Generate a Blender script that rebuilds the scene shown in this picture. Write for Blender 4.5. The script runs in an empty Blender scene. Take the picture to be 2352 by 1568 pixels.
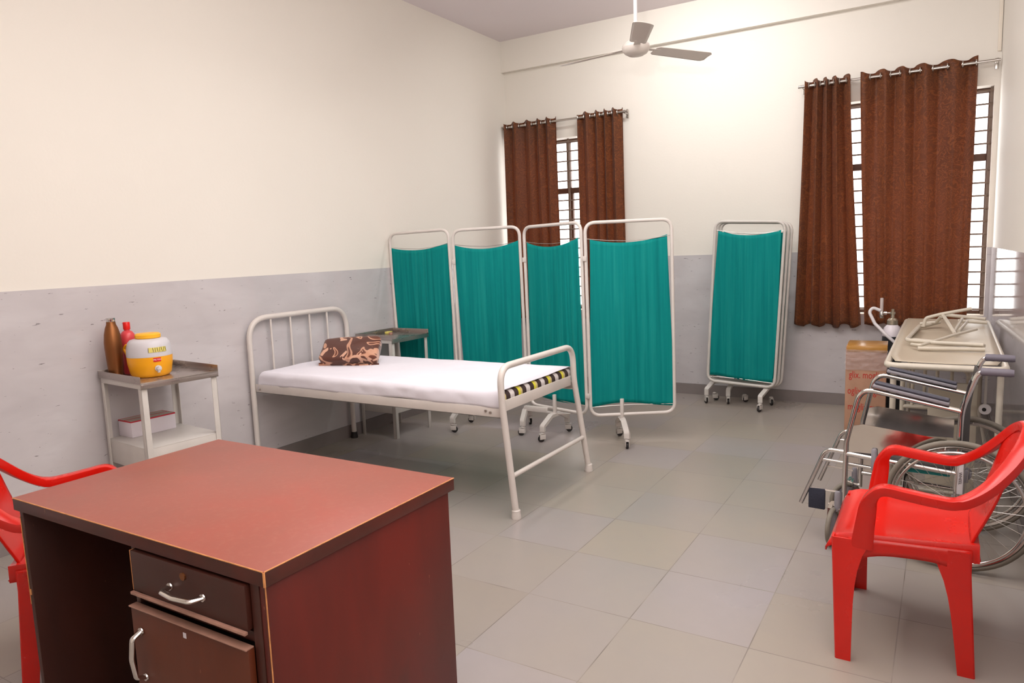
import bpy, bmesh, math, random
from mathutils import Vector, Matrix, noise
random.seed(7)
PI = math.pi
V = Vector
C = bpy.context.scene.collection

# ------------------------------------------------------------------ helpers
def rounded(pts, r, n=6):
    """polyline with its inner corners rounded; r may be a list"""
    pts = [V(p) for p in pts]
    out = [pts[0]]
    for i in range(1, len(pts)-1):
        p, a, b = pts[i], pts[i-1], pts[i+1]
        rr = r[i-1] if isinstance(r, (list, tuple)) else r
        da, db = (a-p), (b-p)
        la, lb = da.length, db.length
        if rr <= 0 or la < 1e-6 or lb < 1e-6:
            out.append(p); continue
        da.normalize(); db.normalize()
        ang = da.angle(db)
        t = min(rr/math.tan(ang/2) if ang > .02 else 0, la*.49, lb*.49)
        if ang > PI-.05:
            out.append(p); continue
        A, B = p+da*t, p+db*t
        for k in range(n+1):
            s = k/n
            q = A*(1-s)**2 + p*2*s*(1-s) + B*s*s
            # push towards a circular arc
            out.append(q)
    out.append(pts[-1])
    return out

def add_sweep(bm, pts, prof, closed=False, cap=True, scale=None, up=None):
    """sweep a 2d profile (list of (a,b)) along pts"""
    pts = [V(p) for p in pts]
    n = len(pts)
    tang = []
    for i in range(n):
        if closed:
            t = pts[(i+1) % n]-pts[i-1]
        else:
            t = pts[min(i+1, n-1)]-pts[max(i-1, 0)]
        tang.append(t.normalized())
    if up is None:
        ref = V((0, 0, 1)) if abs(tang[0].z) < .9 else V((1, 0, 0))
    else:
        ref = V(up)
    nrm = (ref-tang[0]*ref.dot(tang[0])).normalized()
    rings = []
    for i in range(n):
        if i:
            if up is not None:
                q = ref-tang[i]*ref.dot(tang[i])
                nrm = q.normalized() if q.length > 1e-4 else nrm
            else:
                nrm = (nrm-tang[i]*nrm.dot(tang[i]))
                nrm.normalize()
        b = tang[i].cross(nrm)
        s = 1 if scale is None else scale[i]
        sa, sb = (s if isinstance(s, (tuple, list)) else (s, s))
        rings.append([bm.verts.new(pts[i]+b*(x*sa)+nrm*(y*sb)) for x, y in prof])
    m = len(prof)
    for i in range(n if closed else n-1):
        A, B = rings[i], rings[(i+1) % n]
        for j in range(m):
            bm.faces.new((A[j], A[(j+1) % m], B[(j+1) % m], B[j]))
    if cap and not closed:
        bm.faces.new(rings[0][::-1]); bm.faces.new(rings[-1])
    return rings

def circ(r, n=12):
    return [(r*math.cos(2*PI*k/n), r*math.sin(2*PI*k/n)) for k in range(n)]

def add_tube(bm, pts, r, n=12, closed=False, cap=True, scale=None):
    add_sweep(bm, pts, circ(r, n), closed, cap, scale)

def add_box(bm, x0, x1, y0, y1, z0, z1, bev=0, seg=2, M=None):
    vs = [bm.verts.new((x, y, z)) for x in (x0, x1) for y in (y0, y1) for z in (z0, z1)]
    f = [(0, 1, 3, 2), (4, 6, 7, 5), (0, 4, 5, 1), (2, 3, 7, 6), (0, 2, 6, 4), (1, 5, 7, 3)]
    fs = [bm.faces.new([vs[i] for i in q]) for q in f]
    if bev:
        es = set(e for q in fs for e in q.edges)
        r = bmesh.ops.bevel(bm, geom=list(es), offset=bev, segments=seg, affect='EDGES', profile=.5)
        vs = list(set(v for q in r['faces'] for v in q.verts) | set(v for v in vs if v.is_valid))
    if M is not None:
        bmesh.ops.transform(bm, matrix=M, verts=[v for v in vs if v.is_valid])

def add_lathe(bm, prof, c=(0, 0, 0), n=32, axis='z', cap=True):
    c = V(c)
    rings = []
    for r, h in prof:
        ring = []
        for k in range(n):
            a = 2*PI*k/n
            x, y = r*math.cos(a), r*math.sin(a)
            p = {'z': V((x, y, h)), 'y': V((x, h, y)), 'x': V((h, x, y))}[axis]
            ring.append(bm.verts.new(c+p))
        rings.append(ring)
    for A, B in zip(rings, rings[1:]):
        for j in range(n):
            bm.faces.new((A[j], A[(j+1) % n], B[(j+1) % n], B[j]))
    if cap:
        bm.faces.new(rings[0][::-1]); bm.faces.new(rings[-1])

def add_torus(bm, c, R, r, axis='y', N=48, n=10, sy=1.0):
    pts = []
    for k in range(N):
        a = 2*PI*k/N
        x, y = R*math.cos(a), R*math.sin(a)
        pts.append(V(c)+{'z': V((x, y, 0)), 'y': V((x, 0, y)), 'x': V((0, x, y))}[axis])
    add_sweep(bm, pts, circ(r, n), closed=True)

def add_grid(bm, fn, nu, nv):
    g = [[bm.verts.new(fn(i/nu, j/nv)) for j in range(nv+1)] for i in range(nu+1)]
    for i in range(nu):
        for j in range(nv):
            bm.faces.new((g[i][j], g[i+1][j], g[i+1][j+1], g[i][j+1]))
    return g

def B(): return bmesh.new()

def obj(name, bm, mat, parent=None, smooth=True, angle=40, mods=None):
    bmesh.ops.recalc_face_normals(bm, faces=bm.faces[:])
    me = bpy.data.meshes.new(name)
    bm.to_mesh(me); bm.free()
    o = bpy.data.objects.new(name, me)
    C.objects.link(o)
    for m in (mat if isinstance(mat, (list, tuple)) else [mat]):
        me.materials.append(m)
    if smooth:
        for p in me.polygons: p.use_smooth = True
        try:
            me.set_sharp_from_angle(angle=math.radians(angle))
        except Exception:
            pass
    if parent is not None:
        o.parent = parent
    return o

def tag(o, label=None, cat=None, group=None, kind=None):
    if label: o['label'] = label
    if cat: o['category'] = cat
    if group: o['group'] = group
    if kind: o['kind'] = kind
    return o

def thing(name, label, cat, loc=(0, 0, 0), rz=0, group=None):
    o = bpy.data.objects.new(name, None); C.objects.link(o)
    o.empty_display_size = .1
    o.location = loc; o.rotation_euler = (0, 0, rz)
    return tag(o, label, cat, group)

def struct(name, bm, mat, parent=None, **k):
    o = obj(name, bm, mat, parent, **k)
    if parent is None: o['kind'] = 'structure'
    return o

def dup(root, loc, rz, label):
    def cp(o, par):
        c = o.copy(); C.objects.link(c)
        if par is not None: c.parent = par
        for ch in list(o.children): cp(ch, c)
        return c
    r = cp(root, None)
    r.location = loc; r.rotation_euler = (0, 0, rz); r['label'] = label
    return r

# ------------------------------------------------------------------ materials
def srgb(r, g, b):
    f = lambda c: (c/255)/12.92 if c/255 <= .04045 else ((c/255+.055)/1.055)**2.4
    return (f(r), f(g), f(b), 1)

def new_mat(name):
    m = bpy.data.materials.new(name); m.use_nodes = True
    nt = m.node_tree
    return m, nt, nt.nodes['Principled BSDF']

def mat(name, col, rough=.5, metal=0, spec=.5, var=0, vscale=8, bump=0, bscale=40, stretch=(1, 1, 1), coat=0, rvar=0):
    m, nt, p = new_mat(name)
    c = srgb(*col)
    p.inputs['Base Color'].default_value = c
    p.inputs['Roughness'].default_value = rough
    p.inputs['Metallic'].default_value = metal
    p.inputs['Specular IOR Level'].default_value = spec
    p.inputs['Coat Weight'].default_value = coat
    if var or bump or rvar:
        tc = nt.nodes.new('ShaderNodeTexCoord')
        mp = nt.nodes.new('ShaderNodeMapping'); mp.inputs['Scale'].default_value = stretch
        nt.links.new(tc.outputs['Object'], mp.inputs[0])
    if var or rvar:
        n = nt.nodes.new('ShaderNodeTexNoise'); n.inputs['Scale'].default_value = vscale; n.inputs['Detail'].default_value = 6
        nt.links.new(mp.outputs[0], n.inputs['Vector'])
        if var:
            r = nt.nodes.new('ShaderNodeValToRGB')
            r.color_ramp.elements[0].position = .3; r.color_ramp.elements[1].position = .72
            r.color_ramp.elements[0].color = tuple(x*(1-var) for x in c[:3])+(1,)
            r.color_ramp.elements[1].color = tuple(min(1, x*(1+var*.6)) for x in c[:3])+(1,)
            nt.links.new(n.outputs['Fac'], r.inputs[0]); nt.links.new(r.outputs[0], p.inputs['Base Color'])
        if rvar:
            mr = nt.nodes.new('ShaderNodeMapRange')
            mr.inputs['From Min'].default_value = .3; mr.inputs['From Max'].default_value = .7
            mr.inputs['To Min'].default_value = max(0, rough-rvar); mr.inputs['To Max'].default_value = min(1, rough+rvar)
            nt.links.new(n.outputs['Fac'], mr.inputs[0]); nt.links.new(mr.outputs[0], p.inputs['Roughness'])
    if bump:
        n2 = nt.nodes.new('ShaderNodeTexNoise'); n2.inputs['Scale'].default_value = bscale; n2.inputs['Detail'].default_value = 4
        nt.links.new(mp.outputs[0], n2.inputs['Vector'])
        b = nt.nodes.new('ShaderNodeBump'); b.inputs['Strength'].default_value = bump; b.inputs['Distance'].default_value = .01
        nt.links.new(n2.outputs['Fac'], b.inputs['Height']); nt.links.new(b.outputs[0], p.inputs['Normal'])
    return m

def N(nt, t, **kw):
    n = nt.nodes.new('ShaderNode'+t)
    for k, v in kw.items(): setattr(n, k, v)
    return n

def mix(nt, fac, a, b, mode='MIX'):
    n = N(nt, 'Mix', data_type='RGBA', blend_type=mode)
    for s, v in ((0, fac), (6, a), (7, b)):
        if isinstance(v, bpy.types.NodeSocket): nt.links.new(v, n.inputs[s])
        else: n.inputs[s].default_value = v
    return n.outputs[2]

def ramp(nt, fac, stops):
    r = N(nt, 'ValToRGB'); e = r.color_ramp.elements
    while len(e) < len(stops): e.new(.5)
    for i, (p, c) in enumerate(stops):
        e[i].position = p; e[i].color = c if len(c) == 4 else tuple(c)+(1,)
    nt.links.new(fac, r.inputs[0])
    return r.outputs[0]

def noise_tex(nt, vec, scale, detail=4, dist=0, rough=.5):
    n = N(nt, 'TexNoise'); n.inputs['Scale'].default_value = scale; n.inputs['Detail'].default_value = detail
    n.inputs['Distortion'].default_value = dist; n.inputs['Roughness'].default_value = rough
    nt.links.new(vec, n.inputs['Vector'])
    return n.outputs['Fac']

def mapping(nt, scale=(1, 1, 1), loc=(0, 0, 0), rot=(0, 0, 0)):
    tc = N(nt, 'TexCoord'); mp = N(nt, 'Mapping')
    mp.inputs['Scale'].default_value = scale; mp.inputs['Location'].default_value = loc; mp.inputs['Rotation'].default_value = rot
    nt.links.new(tc.outputs['Object'], mp.inputs[0])
    return mp.outputs[0]

K = lambda v: (v, v, v, 1)

def floor_material():
    m, nt, p = new_mat('kota_stone')
    v = mapping(nt, loc=(-3.022+.453*20, -.145+.466*20, 0))
    br = N(nt, 'TexBrick'); br.offset = 0.0; br.squash = 1
    br.inputs['Scale'].default_value = 1; br.inputs['Brick Width'].default_value = .4535; br.inputs['Row Height'].default_value = .466
    br.inputs['Mortar Size'].default_value = .0022; br.inputs['Mortar Smooth'].default_value = .2
    br.offset = 0
    br.inputs['Color1'].default_value = K(0); br.inputs['Color2'].default_value = K(1)
    br.inputs['Bias'].default_value = 0
    nt.links.new(v, br.inputs['Vector'])
    # per-tile tone
    tone = ramp(nt, br.outputs['Color'], [(0, srgb(148, 139, 132)), (.4, srgb(160, 150, 139)), (.7, srgb(153, 145, 140)), (1, srgb(157, 149, 151))])
    n1 = noise_tex(nt, v, 1.3, 5)
    c = mix(nt, ramp(nt, n1, [(.3, K(.0)), (.7, K(.5))]), tone, srgb(160, 149, 135))
    n2 = noise_tex(nt, v, 9, 6, .4)
    c = mix(nt, ramp(nt, n2, [(.4, K(0)), (.8, K(.2))]), c, srgb(148, 140, 138))
    n3 = noise_tex(nt, v, 3.1, 3)
    mf = ramp(nt, n3, [(.4, K(.05)), (.62, K(.6))])
    mm = N(nt, 'Math', operation='MULTIPLY'); nt.links.new(br.outputs['Fac'], mm.inputs[0]); nt.links.new(mf, mm.inputs[1])
    c = mix(nt, mm.outputs[0], c, srgb(84, 76, 72))
    nt.links.new(c, p.inputs['Base Color'])
    r = ramp(nt, n1, [(.3, K(.26)), (.7, K(.36))])
    nt.links.new(r, p.inputs['Roughness'])
    p.inputs['Specular IOR Level'].default_value = .45
    return m

def dado_material():
    m, nt, p = new_mat('grey_marble_tile')
    v = mapping(nt, scale=(1, 1, 2.2))
    n1 = noise_tex(nt, v, 2.2, 6, .5)
    c = ramp(nt, n1, [(.3, srgb(193, 187, 189)), (.55, srgb(201, 195, 197)), (.75, srgb(208, 203, 205))])
    v2 = mapping(nt, scale=(1, 1, 4.5))
    n2 = noise_tex(nt, v2, 15, 3, .3, .62)
    pits = ramp(nt, n2, [(0, K(1)), (.288, K(.8)), (.306, K(0)), (1, K(0))])
    c = mix(nt, pits, c, srgb(105, 96, 96))
    n3 = noise_tex(nt, v2, 5, 5, .3)
    c = mix(nt, ramp(nt, n3, [(.55, K(0)), (.75, K(.35))]), c, srgb(188, 181, 184))
    nt.links.new(c, p.inputs['Base Color'])
    p.inputs['Roughness'].default_value = .07
    p.inputs['Specular IOR Level'].default_value = .5
    return m

def paint_material(name, col, rough=.6):
    m, nt, p = new_mat(name)
    v = mapping(nt)
    n1 = noise_tex(nt, v, .9, 4)
    c0 = srgb(*col); c1 = srgb(*[max(0, x-5) for x in col])
    nt.links.new(mix(nt, n1, c0, c1), p.inputs['Base Color'])
    p.inputs['Roughness'].default_value = rough
    p.inputs['Specular IOR Level'].default_value = .25
    n2 = noise_tex(nt, v, 55, 3)
    b = N(nt, 'Bump'); b.inputs['Strength'].default_value = .06; b.inputs['Distance'].default_value = .01
    nt.links.new(n2, b.inputs['Height']); nt.links.new(b.outputs[0], p.inputs['Normal'])
    return m

def curtain_material():
    m, nt, p = new_mat('brown_curtain')
    v = mapping(nt, scale=(1, .3, 1))
    n1 = noise_tex(nt, v, 16, 2, .9)
    sw = N(nt, 'Math', operation='SINE')
    mu = N(nt, 'Math', operation='MULTIPLY'); mu.inputs[1].default_value = 52
    nt.links.new(n1, mu.inputs[0]); nt.links.new(mu.outputs[0], sw.inputs[0])
    line = ramp(nt, sw.outputs[0], [(.1, K(0)), (.9, K(1))])
    n2 = noise_tex(nt, v, 2.2, 3)
    base = ramp(nt, n2, [(.3, srgb(84, 50, 30)), (.7, srgb(100, 57, 33))])
    c = mix(nt, line, base, srgb(128, 74, 40))
    nt.links.new(c, p.inputs['Base Color'])
    p.inputs['Roughness'].default_value = .55
    p.inputs['Specular IOR Level'].default_value = .3
    p.inputs['Sheen Weight'].default_value = .1
    tr = N(nt, 'BsdfTranslucent'); tr.inputs['Color'].default_value = srgb(196, 118, 62)
    ms = N(nt, 'MixShader'); ms.inputs[0].default_value = .23
    nt.links.new(p.outputs[0], ms.inputs[1]); nt.links.new(tr.outputs[0], ms.inputs[2])
    nt.links.new(ms.outputs[0], nt.nodes['Material Output'].inputs[0])
    return m

def teal_material():
    m, nt, p = new_mat('teal_cloth')
    v = mapping(nt, scale=(34, 34, .7))
    n1 = noise_tex(nt, v, 1, 5, .3, .6)
    c = ramp(nt, n1, [(.3, srgb(0, 134, 134)), (.5, srgb(4, 150, 147)), (.75, srgb(34, 166, 160))])
    nt.links.new(c, p.inputs['Base Color'])
    p.inputs['Roughness'].default_value = .75
    p.inputs['Specular IOR Level'].default_value = .2
    b = N(nt, 'Bump'); b.inputs['Strength'].default_value = .2; b.inputs['Distance'].default_value = .01
    nt.links.new(n1, b.inputs['Height']); nt.links.new(b.outputs[0], p.inputs['Normal'])
    tr = N(nt, 'BsdfTranslucent'); tr.inputs['Color'].default_value = srgb(20, 178, 168)
    ms = N(nt, 'MixShader'); ms.inputs[0].default_value = .28
    nt.links.new(p.outputs[0], ms.inputs[1]); nt.links.new(tr.outputs[0], ms.inputs[2])
    nt.links.new(ms.outputs[0], nt.nodes['Material Output'].inputs[0])
    return m

def desk_top_material():
    m, nt, p = new_mat('red_brown_laminate')
    v = mapping(nt)
    n1 = noise_tex(nt, v, 3.2, 6, .3)
    c = ramp(nt, n1, [(.3, srgb(142, 76, 62)), (.55, srgb(148, 76, 62)), (.8, srgb(156, 70, 56))])
    n2 = noise_tex(nt, v, 60, 5)
    c = mix(nt, ramp(nt, n2, [(.5, K(0)), (.8, K(.2))]), c, srgb(170, 110, 92))
    nt.links.new(c, p.inputs['Base Color'])
    p.inputs['Roughness'].default_value = .42
    p.inputs['Specular IOR Level'].default_value = .55
    return m

def wood_material(name, a, b, rough=.46):
    m, nt, p = new_mat(name)
    v = mapping(nt, scale=(2, 2, .5))
    n1 = noise_tex(nt, v, 3, 6, .6)
    c = ramp(nt, n1, [(.3, srgb(*a)), (.7, srgb(*b))])
    n2 = noise_tex(nt, mapping(nt, scale=(1, 1, .6)), 4.5, 3, .3)
    c = mix(nt, ramp(nt, n2, [(.62, K(0)), (.7, K(.35))]), c, srgb(52, 34, 28))
    n3 = noise_tex(nt, v, 45, 3)
    c = mix(nt, ramp(nt, n3, [(.74, K(0)), (.78, K(.8))]), c, srgb(150, 96, 70))
    nt.links.new(c, p.inputs['Base Color'])
    p.inputs['Roughness'].default_value = rough
    return m

def blanket_material():
    m, nt, p = new_mat('floral_fleece')
    v = mapping(nt)
    n1 = noise_tex(nt, v, 6.5, 1.2, 1.5)
    c = ramp(nt, n1, [(0, srgb(66, 30, 18)), (.50, srgb(84, 40, 24)), (.515, srgb(200, 150, 122)), (.575, srgb(190, 136, 108)), (.59, srgb(100, 50, 30)), (1, srgb(74, 34, 20))])
    n2 = noise_tex(nt, v, 12, 1, 1)
    c = mix(nt, ramp(nt, n2, [(.62, K(0)), (.635, K(1))]), c, srgb(208, 160, 134))
    nt.links.new(c, p.inputs['Base Color'])
    p.inputs['Roughness'].default_value = .9; p.inputs['Sheen Weight'].default_value = .4
    return m

def stripe_material():
    m, nt, p = new_mat('striped_ticking')
    tc = N(nt, 'TexCoord'); sx = N(nt, 'SeparateXYZ'); nt.links.new(tc.outputs['Object'], sx.inputs[0])
    ad = N(nt, 'Math', operation='MULTIPLY_ADD'); ad.inputs[1].default_value = 1/.176; ad.inputs[2].default_value = 10.1
    nt.links.new(sx.outputs['Y'], ad.inputs[0])
    fr = N(nt, 'Math', operation='FRACT'); nt.links.new(ad.outputs[0], fr.inputs[0])
    r = N(nt, 'ValToRGB'); r.color_ramp.interpolation = 'CONSTANT'
    e = r.color_ramp.elements
    bw = srgb(58, 42, 40)
    st = [(0, bw), (.25, srgb(222, 214, 60)), (.38, srgb(206, 188, 130)), (.5, bw), (.75, srgb(214, 206, 204))]
    while len(e) < len(st): e.new(.5)
    for i, (a, c) in enumerate(st): e[i].position = a; e[i].color = c
    nt.links.new(fr.outputs[0], r.inputs[0]); nt.links.new(r.outputs[0], p.inputs['Base Color'])
    p.inputs['Roughness'].default_value = .8
    return m

def sheet_material():
    m, nt, p = new_mat('white_bed_sheet')
    v = mapping(nt)
    n = noise_tex(nt, v, 5, 5, .5)
    nt.links.new(mix(nt, n, srgb(236, 232, 240), srgb(226, 222, 230)), p.inputs['Base Color'])
    p.inputs['Roughness'].default_value = .8; p.inputs['Specular IOR Level'].default_value = .2
    b = N(nt, 'Bump'); b.inputs['Strength'].default_value = .25; b.inputs['Distance'].default_value = .02
    nt.links.new(n, b.inputs['Height']); nt.links.new(b.outputs[0], p.inputs['Normal'])
    return m

def glass_material():
    m, nt, p = new_mat('window_glass')
    tr = N(nt, 'BsdfTransparent'); gl = N(nt, 'BsdfGlossy'); gl.inputs['Roughness'].default_value = .02
    ms = N(nt, 'MixShader'); ms.inputs[0].default_value = .06
    nt.links.new(tr.outputs[0], ms.inputs[1]); nt.links.new(gl.outputs[0], ms.inputs[2])
    nt.links.new(ms.outputs[0], nt.nodes['Material Output'].inputs[0])
    return m

def wrap_material():
    m, nt, p = new_mat('plastic_wrap')
    p.inputs['Base Color'].default_value = srgb(205, 190, 190)
    p.inputs['Roughness'].default_value = .22
    p.inputs['Alpha'].default_value = .34
    n = noise_tex(nt, mapping(nt), 26, 4, 1)
    b = N(nt, 'Bump'); b.inputs['Strength'].default_value = .7; b.inputs['Distance'].default_value = .02
    nt.links.new(n, b.inputs['Height']); nt.links.new(b.outputs[0], p.inputs['Normal'])
    return m

M = dict(
    floor=floor_material(), dado=dado_material(),
    wall=paint_material('cream_wall_paint', (236, 230, 221)),
    ceil=paint_material('ceiling_paint', (236, 227, 230), .8),
    reveal=paint_material('reveal_paint', (236, 226, 212)),
    kota=mat('grey_skirting', (138, 128, 126), .35, var=.12, vscale=4),
    curtain=curtain_material(), teal=teal_material(),
    desktop=desk_top_material(), deskred=wood_material('red_brown_side', (78, 22, 14), (102, 28, 18)),
    deskdark=wood_material('dark_brown_front', (56, 24, 16), (70, 30, 20)), deskdoor=wood_material('door_brown', (84, 36, 16), (100, 44, 20)),
    deskedge=wood_material('edge_band', (66, 28, 20), (84, 32, 22)),
    edge=mat('worn_wood_edge', (206, 140, 86), .6, var=.3, vscale=40),
    ledge=mat('pale_lip', (170, 128, 112), .45, var=.2, vscale=20),  # paler tone than the desk front, for the drawer and door lips
    chrome=mat('chrome', (214, 210, 206), .14, metal=1, rvar=.06, vscale=14),
    steel=mat('stainless_tray', (176, 166, 160), .3, metal=.85, rvar=.08, vscale=10),
    rod=mat('steel_rod', (190, 184, 178), .28, metal=1),
    white=mat('white_enamel', (216, 208, 202), .32, var=.05, vscale=6),
    whitec=mat('cream_enamel', (206, 196, 180), .34, var=.1, vscale=9),
    white2=mat('off_white_enamel', (206, 200, 194), .35, var=.08, vscale=7),
    rubber=mat('dark_rubber', (38, 34, 34), .55), tyre=mat('grey_tyre', (128, 120, 108), .65, var=.12, vscale=20),
    red=mat('red_plastic', (208, 26, 14), .24, spec=.5, var=.08, vscale=5, rvar=.06),
    redc=mat('red_cap', (226, 24, 18), .3), redb=mat('red_bottle', (214, 70, 76), .3, var=.1, vscale=12),
    copper=mat('copper_metal', (140, 90, 54), .4, metal=.85, var=.1, vscale=10),
    yellow=mat('yellow_plastic', (250, 172, 22), .38), lid=mat('yellow_lid', (250, 184, 40), .4),
    greyw=mat('white_plastic', (206, 202, 206), .38), label=mat('yellow_label', (222, 206, 110), .5),
    black=mat('black_print', (40, 34, 34), .6), redl=mat('red_label', (214, 22, 34), .5), whitep=mat('white_print', (240, 236, 238), .5),
    paper=mat('white_card', (222, 214, 222), .6), redtape=mat('crimson_tape', (188, 20, 46), .45),
    flap=mat('box_inner_card', (176, 166, 156), .7, var=.15, vscale=20),
    card=mat('brown_cardboard', (186, 142, 116), .7, var=.12, vscale=10), tape=mat('brown_tape', (190, 138, 70), .28),
    wrap=wrap_material(), redink=mat('red_ink', (196, 40, 34), .6),
    cyl=mat('black_cylinder', (44, 46, 50), .3), cylw=mat('white_shoulder', (226, 218, 224), .35), brass=mat('grey_brass', (178, 168, 150), .3, metal=.7),
    clear=mat('pale_tube', (196, 184, 180), .25), hose=mat('white_hose', (226, 220, 222), .4),
    sheet=sheet_material(), stripe=stripe_material(), fleece=blanket_material(),
    dark=mat('dark_rexine', (50, 44, 46), .45, bump=.2, bscale=120), pad=mat('grey_pad', (70, 70, 82), .5), padside=mat('grey_pad_side', (140, 136, 142), .5),
    grip=mat('grey_grip', (112, 106, 116), .55), navy=mat('navy_pad', (38, 42, 58), .55, bump=.2, bscale=100),
    tealb=mat('teal_strap', (20, 150, 150), .5), frame=mat('brown_window_frame', (92, 62, 48), .45), bar=mat('grill_bar', (120, 100, 86), .5),
    glass=glass_material(), fan=mat('fan_enamel', (214, 204, 196), .35), beige=mat('beige_sheet', (190, 176, 156), .42, var=.06, vscale=3, rvar=.06),
    board=mat('cream_board', (196, 186, 168), .55, var=.06, vscale=5),
)

# ------------------------------------------------------------------ room constants
D = 6.694; CH = 3.577; HD = 1.328
Y0 = -1.6
def WX(y): return 4.346+(D-y)*.0313        # the right wall runs slightly out of square
TH = .25

def wall_quad(bm, p0, p1, z0, z1, t):
    """vertical slab from p0 to p1 (xy) extruded by t to the left of its direction"""
    p0 = V((p0[0], p0[1])); p1 = V((p1[0], p1[1])); d = (p1-p0).normalized(); n = V((-d.y, d.x))*t
    q = [p0, p1, p1+n, p0+n]
    lo = [bm.verts.new((a.x, a.y, z0)) for a in q]; hi = [bm.verts.new((a.x, a.y, z1)) for a in q]
    bm.faces.new(lo[::-1]); bm.faces.new(hi)
    for i in range(4): bm.faces.new((lo[i], lo[(i+1) % 4], hi[(i+1) % 4], hi[i]))

b = B(); add_box(b, -TH, 5.1, Y0-TH, D+TH, -.1, 0); struct('floor', b, M['floor'], smooth=False)
b = B(); add_box(b, -TH, 5.1, Y0-TH, D+TH, CH, CH+.12); struct('ceiling', b, M['ceil'], smooth=False)
b = B(); wall_quad(b, (0, Y0-TH), (0, D+TH), 0, CH, TH); struct('wall_left', b, M['wall'], smooth=False)
b = B(); wall_quad(b, (WX(D+TH), D+TH), (WX(Y0-TH), Y0-TH), 0, CH, TH); struct('wall_right', b, M['wall'], smooth=False)
b = B(); add_box(b, 0, WX(Y0), Y0-TH, Y0, 0, CH); struct('wall_front', b, M['wall'], smooth=False)
# back wall with two window openings
WIN = [(.03, 1.305), (2.985, 4.312)]; ZS, ZT = .79, 2.545
b = B()
XR = WX(D)
cuts = [(0, WIN[0][0]), (WIN[0][1], WIN[1][0]), (WIN[1][1], XR)]
for a, c in cuts: add_box(b, a, c, D, D+TH, 0, CH)
for a, c in WIN:
    add_box(b, a, c, D, D+TH, 0, ZS); add_box(b, a, c, D, D+TH, ZT, CH)
struct('wall_back', b, M['wall'], smooth=False)
# beam under the ceiling along the back wall
b = B(); add_box(b, 0, XR, D-.06, D-.0005, 3.268, CH); struct('trim_1', b, M['wall'], smooth=False)
# tiled dado, a few millimetres proud of the walls
t = .006
b = B(); wall_quad(b, (t, Y0), (t, D), .101, HD, t-.0005); struct('trim_2', b, M['dado'], smooth=False)
b = B()
for a, c in [(t, WIN[0][0]), (WIN[0][1], WIN[1][0]), (WIN[1][1], XR-t)]: add_box(b, a, c, D-t, D-.0005, .101, HD)
for a, c in WIN: add_box(b, a, c, D-t, D-.0005, .101, ZS)
struct('trim_3', b, M['dado'], smooth=False)
b = B(); wall_quad(b, (WX(D)-t, D), (WX(Y0)-t, Y0), .101, HD, t-.0005); struct('trim_4', b, M['dado'], smooth=False)
s = .014
b = B(); wall_quad(b, (s, Y0), (s, D), 0, .1, s-.0005); struct('baseboard_left', b, M['kota'], smooth=False)
b = B(); add_box(b, s, XR-s, D-s, D-.0005, 0, .1); struct('baseboard_back', b, M['kota'], smooth=False)
b = B(); wall_quad(b, (WX(D)-s, D), (WX(Y0)-s, Y0), 0, .1, s-.0005); struct('baseboard_right', b, M['kota'], smooth=False)

# windows: brown frame, sashes, horizontal security bars, glass, sill
for wi, (x0, x1) in enumerate(WIN):
    w = bpy.data.objects.new('window_%d' % (wi+1), None); C.objects.link(w); w['kind'] = 'structure'
    w.location = ((x0+x1)/2, D+.1, ZS)
    X0, X1 = x0-w.location.x, x1-w.location.x
    H = ZT-ZS; fy = .03; T = .04
    b = B()
    add_box(b, X0, X0+.03, fy, fy+T, 0, H, .003); add_box(b, X1-.03, X1, fy, fy+T, 0, H, .003)
    add_box(b, X0+.0305, X1-.0305, fy, fy+T, 0, .035, .003); add_box(b, X0+.0305, X1-.0305, fy, fy+T, H-.035, H, .003)
    zt = 2.025-ZS
    add_box(b, X0+.0305, X1-.0305, fy, fy+T, zt-.028, zt+.028, .003)
    obj('window_frame', b, M['frame'], w)
    xm = .660-w.location.x if wi == 0 else 0.0
    for nm, za, zb in (('mullion', .0355, zt-.0285), ('mullion', zt+.0285, H-.0355)):
        b = B(); sh = .012 if za < .1 else 0
        add_box(b, xm-.02+sh, xm+.02+sh*2, fy+.002, fy+T-.002, za, zb, .002); obj(nm, b, M['frame'], w)
    b = B(); add_box(b, X0+.0305, X1-.0305, fy+.018, fy+.022, .0355, H-.0355); obj('pane', b, M['glass'], w, smooth=False)
    b = B()
    k = 0
    z = .05
    while z < H-.03:
        if abs(z-zt) > .035: add_tube(b, [(X0+.001, -.035, z), (X1-.001, -.035, z)], .0068, 8)
        z += .0985
    for xx in (X0+.012, xm+.03, X1-.012):
        add_box(b, xx-.011, xx+.011, -.0285, -.0235, .002, H-.002)
    obj('security_grill', b, M['bar'], w)
    b = B(); add_box(b, X0+.001, X1-.001, -.1, .0295, .0005, .008, .002); obj('window_sill', b, M['reveal'], w)

# white cable duct in the right-hand back corner
b = B(); add_box(b, XR-.028, XR-.004, D-.018, D-.001, 2.78, 3.266, .003)
struct('trim_5', b, M['reveal'])

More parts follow.
